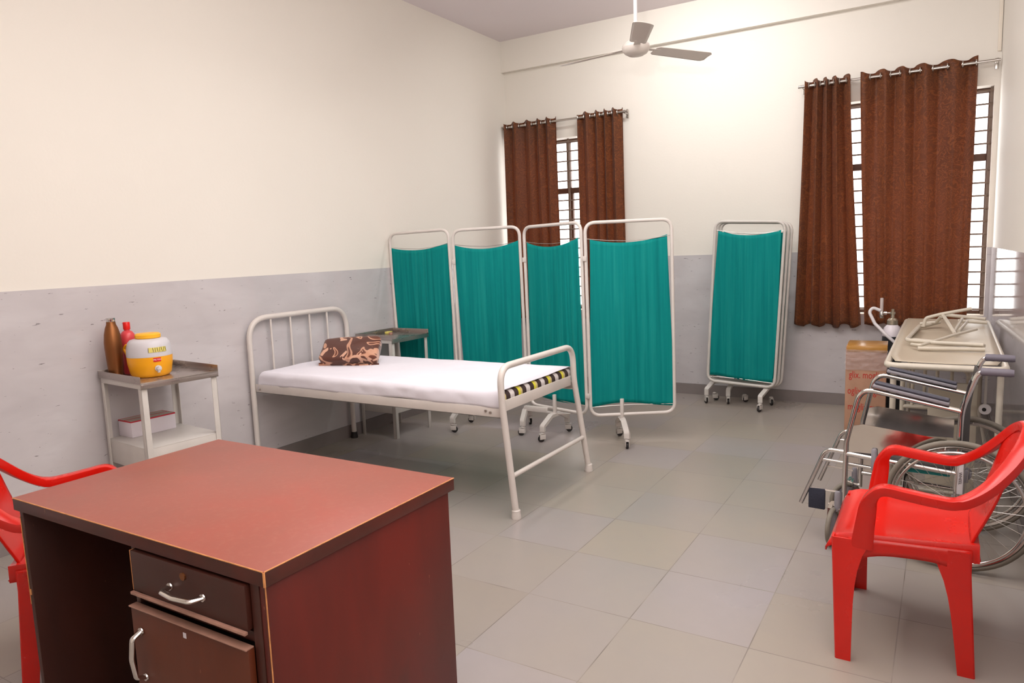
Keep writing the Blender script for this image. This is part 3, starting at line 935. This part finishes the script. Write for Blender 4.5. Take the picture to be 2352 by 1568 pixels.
# ------------------------------------------------------------------ plastic chairs
def plastic_chair(label, loc, rz):
    t = thing('plastic_chair', label, 'chair', loc, rz, 'red moulded plastic armchairs')
    # seat: dished, waterfall front, short skirt
    def outline(u):   # u 0 rear .. 1 front -> x, halfwidth
        x = -.185+.445*u
        return x, .208+.050*u
    def seat(u, v):
        x, hw = outline(min(max((u-.04)/.92, 0), 1))
        f = max(0, (u-.80)/.20)
        y = (-hw+2*hw*min(max((v-.04)/.92, 0), 1))*(1-.09*f**3)
        n = abs(2*min(max((v-.04)/.92, 0), 1)-1)
        z = .432-.022*(1-n**2.5)*math.sin(PI*min(1, .15+u*.8))+.008*n**4
        z -= .045*f**2
        z = z+.010*(1-u)
        if f > 0: x += .010*f
        z0 = z
        if u < .04: z -= .05
        if u > .96: z -= .030
        if v < .04 or v > .96:
            z = min(z, z0-.030 if u > .9 else .392)
            y += -.006 if v < .5 else .006
        return V((x, y, z))
    b = B()
    us = [0, .02, .04]+[.04+.92*k/22 for k in range(1, 23)]+[.98, 1]
    vs = [0, .02, .04]+[.04+.92*k/22 for k in range(1, 23)]+[.98, 1]
    g = [[b.verts.new(seat(u if u not in (.02, .98) else (.03 if u < .5 else .97), v if v not in (.02, .98) else (.03 if v < .5 else .97))) for v in vs] for u in us]
    for i in range(len(us)-1):
        for j in range(len(vs)-1): b.faces.new((g[i][j], g[i+1][j], g[i+1][j+1], g[i][j+1]))
    bmesh.ops.remove_doubles(b, verts=b.verts[:], dist=.0003)
    o = obj('seat', b, M['red'], t, angle=50); o.modifiers.new('s', 'SOLIDIFY').thickness = .005
    # ribs on the dished seat
    # side aprons
    for s_ in (-1, 1):
        b = B()
        def ap(u, v, s_=s_):
            x = -.165+.36*u; hw = .216+.042*u
            arch = .030+.045*(abs(2*u-1)**3)
            return V((x, s_*hw, .430-(arch+.02)*v-.0))
        add_grid(b, ap, 16, 3); q = obj('apron', b, M['red'], o); q.modifiers.new('s', 'SOLIDIFY').thickness = .006
    # backrest splat
    def back(u, v):
        w = .150+.030*math.sin(v*PI*.6)
        y = -w+2*w*u
        q = min(abs(y)/.21, 1)
        zr = .797-.092*q**2.4; xr = -.314+.066*q**2.2
        s = v**1.1
        return V((-.165*(1-s)+xr*s-.010*math.sin(PI*v), y, .425+(zr-.425)*v))
    b = B(); add_grid(b, back, 24, 24)
    o = obj('backrest', b, M['red'], t, angle=60); o.modifiers.new('s', 'SOLIDIFY').thickness = .007
    # the arm rail: one band from the front left strut round the back to the right
    half = [(.150, .252, .40), (.140, .262, .50), (.128, .266, .575), (.095, .268, .612), (.03, .268, .607), (-.05, .266, .597), (-.12, .262, .597), (-.19, .245, .64), (-.25, .205, .705), (-.292, .145, .765), (-.312, .07, .795)]
    prof = [(-.024, -.016), (-.018, -.019), (.018, -.019), (.024, -.016), (.026, .004), (.023, .012), (.013, .0155), (-.013, .0155), (-.023, .012), (-.026, .004)]
    def cat(P, n=5):
        P = [V(p) for p in P]; out = []
        for i in range(len(P)-1):
            p0 = P[max(i-1, 0)]; p1 = P[i]; p2 = P[i+1]; p3 = P[min(i+2, len(P)-1)]
            for k in range(n):
                s = k/n
                out.append(.5*((2*p1)+(-p0+p2)*s+(2*p0-5*p1+4*p2-p3)*s*s+(-p0+3*p1-3*p2+p3)*s**3))
        out.append(P[-1]); return out
    for s_ in (-1, 1):
        P = [(x, y*s_, z) for x, y, z in half]+[(-.316, 0, .80)]
        pts = cat(P, 6)
        sc = []
        for p in pts:
            k = 1+.25*max(0, min(1, (.56-p.z)/.14)) if p.x > 0 else 1
            sc.append((k*1.0, 1.0))
        b = B()
        # profile frame: keep the flat of the band facing up/outwards
        n = len(pts); tang = [(pts[min(i+1, n-1)]-pts[max(i-1, 0)]).normalized() for i in range(n)]
        rings = []
        for i, p in enumerate(pts):
            tz = abs(tang[i].z)
            side = V((0, s_, 0)) if p.x > -.13 else V((p.x*1.0, p.y*1.4, 0)).normalized()
            side = (side-tang[i]*side.dot(tang[i])).normalized()
            up = tang[i].cross(side)
            if p.x > .0 and tang[i].z > .5 or False: pass
            a = side; c = up
            # on the vertical strut the wide side turns to face sideways (seen from the side)
            k = max(0, min(1, (.60-p.z)/.05)) if p.x > .05 else 0
            ww = 1+.0*k
            ring = []
            for x, y in prof:
                X = x*(1-k)+x*.5*k; Y = y*(1-k)+y*1.55*k*sc[i][0]
                ring.append(b.verts.new(p+a*X+c*Y))
            rings.append(ring)
        for A, Bq in zip(rings, rings[1:]):
            for j in range(len(prof)): b.faces.new((A[j], A[(j+1) % len(prof)], Bq[(j+1) % len(prof)], Bq[j]))
        b.faces.new(rings[0][::-1]); b.faces.new(rings[-1])
        obj('armrest', b, M['red'], t, angle=50)
    # legs: tapering L channels
    for sx in (1, -1):
        for s_ in (-1, 1):
            top = V((.228 if sx > 0 else -.140, s_*(.250 if sx > 0 else .212), .425)); bot = V((.205 if sx > 0 else -.168, s_*(.284 if sx > 0 else .212), 0))
            b = B()
            rings = []
            for k in range(9):
                q = k/8; p = top.lerp(bot, q)
                fl = (1-q)**5*.05
                w = .052*(1-q)+.030*q+fl; d = .032*(1-q)+.026*q   # w along x, d across
                x0 = p.x-w if sx > 0 else p.x-.020; x1 = p.x+.020 if sx > 0 else p.x+w
                y0 = p.y-d if s_ > 0 else p.y-.012; y1 = p.y+.012 if s_ > 0 else p.y+d
                th = .007
                ox_ = x1 if sx > 0 else x0; oy_ = y1 if s_ > 0 else y0   # outer corner
                ix_ = x0 if sx > 0 else x1; iy_ = y0 if s_ > 0 else y1
                tx = -th if sx > 0 else th; ty = -th if s_ > 0 else th
                L_ = [(ox_+tx*.6, oy_), (ix_, oy_), (ix_, oy_+ty), (ox_+tx, oy_+ty), (ox_+tx, iy_), (ox_, iy_), (ox_, oy_+ty*.6)]
                rings.append([b.verts.new((x, y, p.z)) for x, y in L_])
            for A, Bq in zip(rings, rings[1:]):
                for j in range(7): b.faces.new((A[j], A[(j+1) % 7], Bq[(j+1) % 7], Bq[j]))
            b.faces.new(rings[0]); b.faces.new(rings[-1][::-1])
            obj('leg', b, M['red'], t, angle=30)
    return t
ch1 = plastic_chair('red moulded plastic armchair in the right foreground beside the wheelchair', (3.985, 2.845, 0), PI)
dup(ch1, (1.295, 1.345, 0), math.radians(57), 'red moulded plastic armchair half hidden behind the left end of the desk')

# ------------------------------------------------------------------ wheelchair
wc = thing('wheelchair', 'folding chrome wheelchair with grey armrests between the red chair and the stretcher', 'wheelchair', (4.125, 3.50, 0), PI-.075)
# local +x forward, local -y = far side (towards the back wall)
FAR = -.46
R = .287
def side_of(y0, sgn):
    """one side frame; y0 = plane of the tubes, sgn +1 near side"""
    r = .0115
    b = B()
    back = [(-.165, y0, .868), (-.05, y0, .872), (.005, y0, .70), (.012, y0, .42), (.012, y0, .20)]
    add_tube(b, rounded(back, [.05, .3, .1], 7), r, 12)
    obj('back_post', b, M['chrome'], wc)
    b = B(); P = [(-.172, y0, .868), (-.16, y0, .868)]+[(-.16+.012*k, y0, .8685) for k in range(1, 9)]+[(-.055, y0, .870)]
    add_tube(b, P, .0165, 12, scale=[.85, 1]+[1.0+.06*(k % 2) for k in range(8)]+[.92]); obj('hand_grip', b, M['grip'], wc)
    b = B()
    add_tube(b, rounded([(.005, y0, .690), (.40, y0, .762), (.455, y0, .50), (.46, y0, .16)], [.07, .2], 8), r, 12); obj('arm_frame', b, M['chrome'], wc)
    # arm pad
    def pad(bm, z0, z1, w, m=0):
        pts = [(.352, y0, z0+.044+.0), (.06, y0, z0-.010)]
        n = 10
        prof = [(-w, z0*0), ]
    sl = math.atan2(.765-.69, .385)
    Mx = Matrix.Translation((.05, y0, .716)) @ Matrix.Rotation(-sl, 4, 'Y')
    b = B(); add_box(b, 0, .305, -.021, .021, -.004, .012, .005, 3, Mx); ap_ = obj('arm_pad', b, M['padside'], wc)
    b = B(); add_box(b, .004, .300, -.019, .019, .0125, .026, .006, 3, Mx); obj('pad_top', b, M['pad'], ap_)
    # guard plate
    b = B()
    q = [(.055, .470), (.44, .455), (.452, .575), (.385, .592), (.055, .560)]
    f1 = [b.verts.new((x, y0-.0015, z)) for x, z in q]; f2 = [b.verts.new((x, y0+.0015, z)) for x, z in q]
    b.faces.new(f1[::-1]); b.faces.new(f2)
    for i in range(5): b.faces.new((f1[i], f1[(i+1) % 5], f2[(i+1) % 5], f2[i]))
    obj('side_guard', b, M['chrome'], wc, smooth=False)
    # seat rail and lower rail
    b = B(); add_tube(b, [(.012, y0, .415), (.46, y0, .445)], r, 12); obj('seat_rail', b, M['chrome'], wc)
    b = B(); add_tube(b, [(.012, y0, .215), (.46, y0, .235)], r*.9, 12); obj('lower_rail', b, M['chrome'], wc)
    # foot hanger
    yi = y0-.012*sgn
    b = B(); add_tube(b, rounded([(.36, yi, .440), (.545, yi, .452), (.655, yi, .168)], .055, 8), .0105, 12); obj('foot_hanger', b, M['chrome'], wc)
    b = B(); add_tube(b, [(.30, yi, .385), (.565, yi, .40)], .008, 10); obj('hanger_brace', b, M['chrome'], wc)
    # footplate folded up
    b = B(); add_tube(b, [(.632, yi, .250), (.49, yi-.01*sgn, .245)], .006, 8)
    add_tube(b, [(.53, yi, .185), (.46, yi, .17)], .006, 8); fr = obj('footplate_bar', b, M['chrome'], wc)
    if sgn > 0:
      b = B(); add_box(b, .545, .620, yi-.012, yi+.006, .150, .252, .004, 2); obj('footplate', b, M['navy'], wc)
    b = B(); add_lathe(b, [(.013, 0), (.014, .01), (.014, .09), (.010, .10)], (.487, y0+.004*sgn, .155), 14); obj('caster_stem', b, M['padside'], wc)
    b = B(); add_lathe(b, [(.011, 0), (.012, .01), (.012, .095), (.008, .10)], (.335, y0+.012*sgn, .385), 12); obj('clamp_sleeve', b, M['padside'], wc)
    # front caster, swivelled
    cx, cy = .50, y0+.0*sgn
    a = 1.5 if sgn > 0 else .75
    Mc = Matrix.Translation((cx, cy, 0)) @ Matrix.Rotation(a, 4, 'Z')
    b = B(); add_torus(b, (.03, 0, .09), .079, .0115, 'y', 36, 10); bmesh.ops.transform(b, matrix=Mc, verts=b.verts[:]); cw = obj('caster_wheel', b, M['tyre'], wc)
    b = B(); add_lathe(b, [(.02, -.014), (.068, -.006), (.070, 0), (.068, .006), (.02, .014)], (.03, 0, .09), 28, 'y'); bmesh.ops.transform(b, matrix=Mc, verts=b.verts[:]); obj('hub', b, M['padside'], cw)
    b = B()
    for s_ in (-1, 1):
        add_sweep(b, rounded([(.03, .019*s_, .085), (.012, .019*s_, .17), (0, .012*s_, .195), (0, 0, .197)], .01, 4), [(-.008, -.002), (.008, -.002), (.008, .002), (-.008, .002)])
    bmesh.ops.transform(b, matrix=Mc, verts=b.verts[:]); obj('caster_fork', b, M['chrome'], wc)
    # big wheel
    yw = y0+.045*sgn
    cxw = 0.0
    b = B(); add_torus(b, (cxw, yw, R+.0005), R-.0125, .0125, 'y', 72, 12); w_ = obj('rear_wheel', b, M['tyre'], wc)
    b = B(); add_sweep(b, [(cxw+(R-.031)*math.cos(2*PI*k/72), yw, R+(R-.031)*math.sin(2*PI*k/72)) for k in range(72)], [(-.010, -.005), (.010, -.005), (.012, .006), (-.012, .006)], closed=True, up=None); obj('rim', b, M['chrome'], w_)
    b = B(); add_torus(b, (cxw, yw+.036*sgn, R), R-.045, .0072, 'y', 72, 10)
    for k in range(6):
        q = 2*PI*k/6+.3; add_tube(b, [(cxw+(R-.045)*math.cos(q), yw+.036*sgn, R+(R-.045)*math.sin(q)), (cxw+(R-.034)*math.cos(q), yw+.006*sgn, R+(R-.034)*math.sin(q))], .003, 6)
    obj('hand_rim', b, M['chrome'], w_)
    b = B(); add_lathe(b, [(.012, -.032), (.024, -.03), (.024, -.024), (.013, -.02), (.013, .02), (.024, .024), (.024, .03), (.010, .034)], (cxw, yw, R), 20, 'y'); obj('hub', b, M['padside'], w_)
    b = B()
    for k in range(36):
        q = 2*PI*k/36; q2 = q+(.55 if (k//2) % 2 else -.55); s2 = 1 if k % 2 else -1
        add_tube(b, [(cxw+.022*math.cos(q2), yw+.026*s2, R+.022*math.sin(q2)), (cxw+(R-.034)*math.cos(q), yw, R+(R-.034)*math.sin(q))], .0009, 4)
    obj('spokes', b, M['rod'], w_)
    b = B(); add_tube(b, [(cxw, yw-.03*sgn, R), (.012, y0, R)], .008, 8); add_box(b, -.012, .03, y0-.008, y0+.008, R-.03, R+.03, .002); obj('axle_plate', b, M['padside'], wc)
side_of(-.045, 1)
side_of(FAR, -1)
ya, yb = -.045, FAR
# seat and back slings
b = B(); add_grid(b, lambda u, v: V((.03+.40*u, ya+(yb-ya)*v, .428+.028*u-.022*math.sin(PI*v)+.004)), 14, 14)
o = obj('seat_sling', b, M['dark'], wc, angle=180); o.modifiers.new('s', 'SOLIDIFY').thickness = .005
b = B(); add_grid(b, lambda u, v: V((.006-.03*max(0, u-.55)**1.2*2-.03*math.sin(PI*v)*(.6), ya+.012+(yb-ya-.024)*v, .47+.36*u)), 16, 14)
o = obj('back_sling', b, M['dark'], wc, angle=180); o.modifiers.new('s', 'SOLIDIFY').thickness = .005
for s_ in (0, 1):
    y1, y2 = (ya, yb) if s_ else (yb, ya)
    b = B(); add_tube(b, [(.20+.02*s_, y1, .22), (.22+.02*s_, y2, .42)], .010, 10); obj('cross_brace', b, M['chrome'], wc)
b = B(); add_box(b, .04, .21, ya-.040, ya-.025, .388, .408, .003); obj('teal_strap', b, M['tealb'], wc)
b = B(); add_box(b, -.012, .010, ya+.0125, ya+.0135, .33, .48, .0002); lb2 = obj('paper_label', b, M['whitep'], wc); lb2['label'] = 'white paper strip with hand lettering'
b = text_mesh('WHEEL', .017); bmesh.ops.transform(b, matrix=Matrix.Translation((-.001, ya+.0142, .40)) @ Matrix.Rotation(PI/2, 4, 'Y') @ Matrix.Rotation(-PI/2, 4, 'X') @ Matrix.Rotation(0, 4, 'Z'), verts=b.verts[:])
obj('lettering', b, M['black'], lb2)

# ------------------------------------------------------------------ stretcher / examination cot
st = thing('examination_cot', 'cream painted tubular examination cot with sheet top along the right wall', 'cot', (4.05, 5.2, 0))
b = B(); x0, x1, ya_, yb_ = 3.80-4.05, 4.312-4.05, 4.11-5.2, 6.33-5.2; zz = .785
add_tube(b, rounded([(0, ya_, zz), (x1, ya_, zz), (x1+.01, yb_, zz), (x0, yb_, zz), (x0, ya_, zz), (0, ya_, zz)], .06, 8)[:-1], .0165, 14, closed=True)
obj('top_frame', b, M['whitec'], st)
b = B()
def deck(u, v):
    y = ya_+.05+(yb_-ya_-.04)*v; xl = x0+.006+.03*(1-min(1, v*12)); xr = x1-.006-.03*(1-min(1, v*12))+.01*v
    return V((xl+(xr-xl)*u, y, zz+.018+.0*u-.004*math.sin(PI*u)))
add_grid(b, deck, 12, 60)
o = obj('sheet_top', b, M['beige'], st, angle=180); o.modifiers.new('s', 'SOLIDIFY').thickness = .003
for x in (x0+.03, x1-.02):
    for y in (ya_+.045, yb_-.05):
        b = B(); add_tube(b, [(x, y, zz-.012), (x, y, .0)], .0145, 12); obj('leg', b, M['whitec'], st)
for y in (ya_+.045, yb_-.05):
    b = B(); add_tube(b, [(x0+.03, y, .13), (x1-.02, y, .13)], .011, 10); obj('cross_bar', b, M['whitec'], st)
b = B(); add_tube(b, [(x1-.02, ya_+.045, .13), (x1-.02, yb_-.05, .13)], .011, 10); obj('long_rail', b, M['whitec'], st)
b = B(); add_tube(b, [(x0+.03, ya_+.045, .13), (x0+.03, yb_-.05, .13)], .011, 10); obj('long_rail', b, M['whitec'], st)

# barred iron end frame and a board kept under the cot
bf = thing('bed_end_frame', 'cream tubular bed end with vertical bars stored upright under the cot', 'bed end', (3.955, 4.62, 0))
b = B(); add_tube(b, rounded([(-.10, 0, .0), (-.10, 0, .70), (.22, .0, .70), (.22, .0, .0)], .05, 6), .0125, 12); fr = obj('outer_tube', b, M['whitec'], bf)
for x in (-.05, .01, .07, .14):
    b = B(); add_tube(b, [(x, 0, .70), (x, 0, .47)], .0095, 10); obj('bar', b, M['whitec'], fr)
b = B(); add_tube(b, [(-.10, 0, .47), (.22, 0, .47)], .0115, 10); obj('cross_tube', b, M['whitec'], fr)
bd = B(); add_box(bd, 3.985, 4.215, 4.50, 4.522, .0, .64, .004); o = obj('cream_board', bd, M['board'], None); tag(o, 'plain cream board standing upright under the near end of the cot', 'board')
wr = thing('wheel_ring', 'small white plastic wheel hanging beside the cream board under the cot', 'wheel', (4.248, 4.47, .515))
b = B(); add_lathe(b, [(.008, -.012), (.026, -.012), (.029, 0), (.026, .012), (.008, .012)], (0, 0, 0), 28, 'y', cap=True); obj('rim', b, M['whitep'], wr)
b = B(); add_lathe(b, [(.010, -.0135), (.010, -.0122)], (-.004, 0, 0), 16, 'y'); obj('hub', b, M['black'], wr)
b = B(); add_box(b, -.006, .006, -.004, .022, .02, .235, .002); obj('hanger', b, M['white2'], wr)

# dismantled bent tubes heaped on the cot
ZB = .8045
hp = thing('tubular_stand', 'heap of bent cream tubes, a dismantled stand lying on the cot', 'metal stand', (4.05, 5.2, ZB))
def ht(pts, r=.0115, rad=.05, name='bent_tube'):
    b = B(); add_tube(b, rounded([(x-4.05, y-5.2, z-ZB) for x, y, z in pts], rad, 6), r, 10); obj(name, b, M['whitec'], hp)
rr = .0115
ht([(4.02, 5.78, .835), (3.90, 5.60, ZB+rr), (3.855, 4.95, ZB+rr), (3.99, 4.87, ZB+rr), (4.245, 4.74, ZB+rr)])
ht([(3.905, 5.46, .84), (3.872, 4.90, .84), (3.862, 4.74, .838), (3.99, 4.66, .838), (4.235, 4.62, .838)])
ht([(3.925, 4.56, ZB+rr), (4.07, 4.58, ZB+rr), (4.24, 4.60, ZB+rr)])
ht([(3.893, 4.62, .83), (3.938, 4.55, .834), (4.10, 4.98, .845), (4.22, 5.25, .852)], .0085, .02)
ht([(4.201, 5.6, .949), (4.028, 5.6, .909), (3.938, 5.6, .881), (3.929, 5.6, .822)], .011, .03)
ht([(4.038, 5.6, .904), (4.108, 5.22, .822)], .0115, .01)
ht([(4.150, 5.7, .869), (4.103, 5.36, .82)], .0105, .01)
ht([(4.18, 5.75, .845), (4.128, 5.40, .82)], .0105, .01)
ht([(4.05, 6.0, .866), (4.295, 5.95, .845)], .0125, .01)
ht([(4.13, 5.85, .84), (4.30, 5.84, .832)], .0125, .01)
ht([(4.03, 5.65, .888), (4.002, 5.70, .843), (3.905, 5.72, .828)], .0115, .02)

# ------------------------------------------------------------------ moving carton
cx0 = 3.425
cn = thing('cardboard_carton', 'brown cardboard carton in plastic wrap with red printed lettering by the back wall', 'carton', (3.56, 5.92, 0), .05)
b = B(); add_box(b, -.135, .135, -.16, .16, 0, .645, .004); obj('box_body', b, M['card'], cn)
b = B(); add_box(b, -.128, .137, -.162, .162, .6455, .651, .001); add_box(b, -.128, .137, -.1625, -.1602, .607, .6505, .0005); obj('tape_band', b, M['tape'], cn)
b = B()
def wr_(u, v):
    return V((-.142+.284*u, -.168-.008*noise.noise(V((u*5, v*5, 0)))-.004, .475+.15*v))
add_grid(b, wr_, 30, 40)
obj('plastic_wrap', b, M['wrap'], cn, angle=180)
for z, s_, xo in ((.435, 'glix. moglix', .0), (.315, 'oglix moglix', .0), (.195, 'moglix mog', .0)):
    b = text_mesh(s_, .074)
    bmesh.ops.transform(b, matrix=Matrix.Translation((xo, -.1615, z)) @ Matrix.Rotation(PI/2, 4, 'X') @ Matrix.Scale(.66, 4, (1, 0, 0)), verts=b.verts[:])
    obj('lettering', b, M['redink'], cn)

# ------------------------------------------------------------------ oxygen cylinder
cy = thing('oxygen_cylinder', 'black oxygen cylinder with white shoulder and hose beside the carton', 'gas cylinder', (3.70, 6.34, .0), 0)
b = B(); add_lathe(b, [(.066, 0), (.072, .01), (.072, .62), (.070, .66)], n=36); obj('body', b, M['cyl'], cy)
b = B(); add_lathe(b, [(.0702, .6605), (.068, .69), (.058, .725), (.042, .745), (.036, .75)], n=36); obj('shoulder', b, M['cylw'], cy)
b = B(); add_lathe(b, [(.036, .7505), (.040, .752), (.040, .785), (.034, .79), (.026, .80), (.014, .802), (.013, .83), (.020, .832), (.020, .85), (.010, .852), (.010, .872)], n=24); obj('valve', b, M['brass'], cy)
b = B(); add_tube(b, [(0, 0, .842), (-.075, -.01, .842)], .008, 10); add_lathe(b, [(.016, -.01), (.016, .01)], (-.05, -.007, .842), 14, 'x'); add_lathe(b, [(.014, .80), (.016, .82), (.016, .85), (.012, .855)], (-.078, -.01, 0), 16); obj('regulator', b, M['chrome'], cy)
b = B(); add_lathe(b, [(.0115, .855), (.012, .86), (.012, .955), (.010, .96)], (-.078, -.01, 0), 14); obj('flow_meter', b, M['clear'], cy)
b = B(); add_tube(b, rounded([(-.085, -.015, .86), (-.14, -.02, .885), (-.165, -.03, .85), (-.12, -.05, .76), (-.04, -.085, .68), (.035, -.09, .61)], .04, 6), .0125, 12); obj('hose', b, M['hose'], cy)

# ------------------------------------------------------------------ ceiling fan
fx, fy, fz = 2.225, 4.72, 2.735
fn_ = thing('ceiling_fan', 'white three-bladed ceiling fan on a long down rod', 'ceiling fan', (fx, fy, fz))
b = B(); add_lathe(b, [(.02, -.044), (.05, -.040), (.075, -.026), (.090, -.004), (.093, .010)], n=48); obj('bottom_cover', b, M['fan'], fn_)
b = B(); add_lathe(b, [(.0925, .0105), (.089, .026), (.07, .044), (.045, .056), (.03, .06)], n=48); obj('motor_housing', b, M['fan'], fn_)
b = B(); add_lathe(b, [(.028, .0605), (.03, .08), (.022, .14), (.0125, .15)], n=24); obj('lower_canopy', b, M['fan'], fn_)
b = B(); add_tube(b, [(0, 0, .14), (0, 0, CH-fz-.10)], .0125, 14); obj('down_rod', b, M['whitep'], fn_)
b = B(); add_lathe(b, [(.016, CH-fz-.11), (.03, CH-fz-.10), (.062, CH-fz-.03), (.066, CH-fz-.0005)], n=28); obj('ceiling_canopy', b, M['fan'], fn_)
base = math.atan2(4.08-fy, 2.53-fx)
for k in range(3):
    a = base+k*2*PI/3
    def blade(u, v):
        rr_ = .145+.455*u
        w = (.105+.022*u) if u > .04 else .08
        tipr = 1-(max(0, u-.93)/.07)**2*.35
        y = (v-.5)*w*tipr
        z = .0+y*-.2-.006*math.cos(v*PI)*0+.004-.01*u
        p = V((rr_, y, z+.003*math.sin(v*PI)))
        return Matrix.Rotation(a, 3, 'Z') @ p
    b = B(); add_grid(b, blade, 24, 8); o = obj('blade', b, M['fan'], fn_, angle=60); o.modifiers.new('s', 'SOLIDIFY').thickness = .002
    b = B(); add_box(b, .085, .19, -.022, .022, .005, .009, .001, 2, Matrix.Rotation(a, 4, 'Z')); obj('blade_iron', b, M['fan'], fn_)

# ------------------------------------------------------------------ light
def area(name, loc, rot, sx, sy, power, col=(1, 1, 1), shape='RECTANGLE', spread=None):
    l = bpy.data.lights.new(name, 'AREA'); l.shape = shape; l.size = sx; l.size_y = sy; l.energy = power; l.color = col
    if spread: l.spread = spread
    o = bpy.data.objects.new(name, l); C.objects.link(o); o.location = loc; o.rotation_euler = rot
    return o
warm = (1, .985, .97)
area('hotspot_strip', (2.2, 5.45, 3.52), (math.radians(30), 0, 0), 1.2, .12, 24, warm)  # strip-shaped area lights added to approximate bright spots on the walls
area('hotspot_strip', (1.6, 3.4, 3.52), (0, math.radians(-25), 0), .12, 1.2, 20, warm)
area('ceiling_bounce', (2.9, 2.6, 3.55), (0, 0, 0), 2.4, 2.4, 78, warm)  # added area light standing in for flash light returned by the ceiling
# the photographer's flash, turned up to bounce off the ceiling
area('bounce_flash', (3.75, .25, 1.95), (math.radians(158), math.radians(22), 0), .12, .08, 112, (1, .985, .97))

wd = bpy.data.worlds.new('world'); bpy.context.scene.world = wd; wd.use_nodes = True
nt = wd.node_tree; bg = nt.nodes['Background']
bg.inputs['Color'].default_value = (1, .985, .97, 1); bg.inputs['Strength'].default_value = 5.5

# ------------------------------------------------------------------ camera
cam = bpy.data.cameras.new('camera'); co = bpy.data.objects.new('camera', cam); C.objects.link(co)
cam.sensor_width = 36; cam.sensor_fit = 'HORIZONTAL'; cam.lens = 1646.15/2352*36; cam.clip_start = .05
xa = V((0.85667718, 0.51458186, -0.03619009)); ya = V((-0.03536399, 0.12857508, 0.99106904)); za = -V((-0.5146393, 0.8477464, -0.128345))
co.matrix_world = Matrix(((xa.x, ya.x, za.x, 4.0428), (xa.y, ya.y, za.y, 0), (xa.z, ya.z, za.z, 1.45), (0, 0, 0, 1)))
sc = bpy.context.scene
sc.camera = co
sc.view_settings.view_transform = 'Standard'; sc.view_settings.look = 'None'; sc.view_settings.gamma = 1
sc.view_settings.use_curve_mapping = False
sc.view_settings.exposure = -0.10
sc.cycles.max_bounces = 8
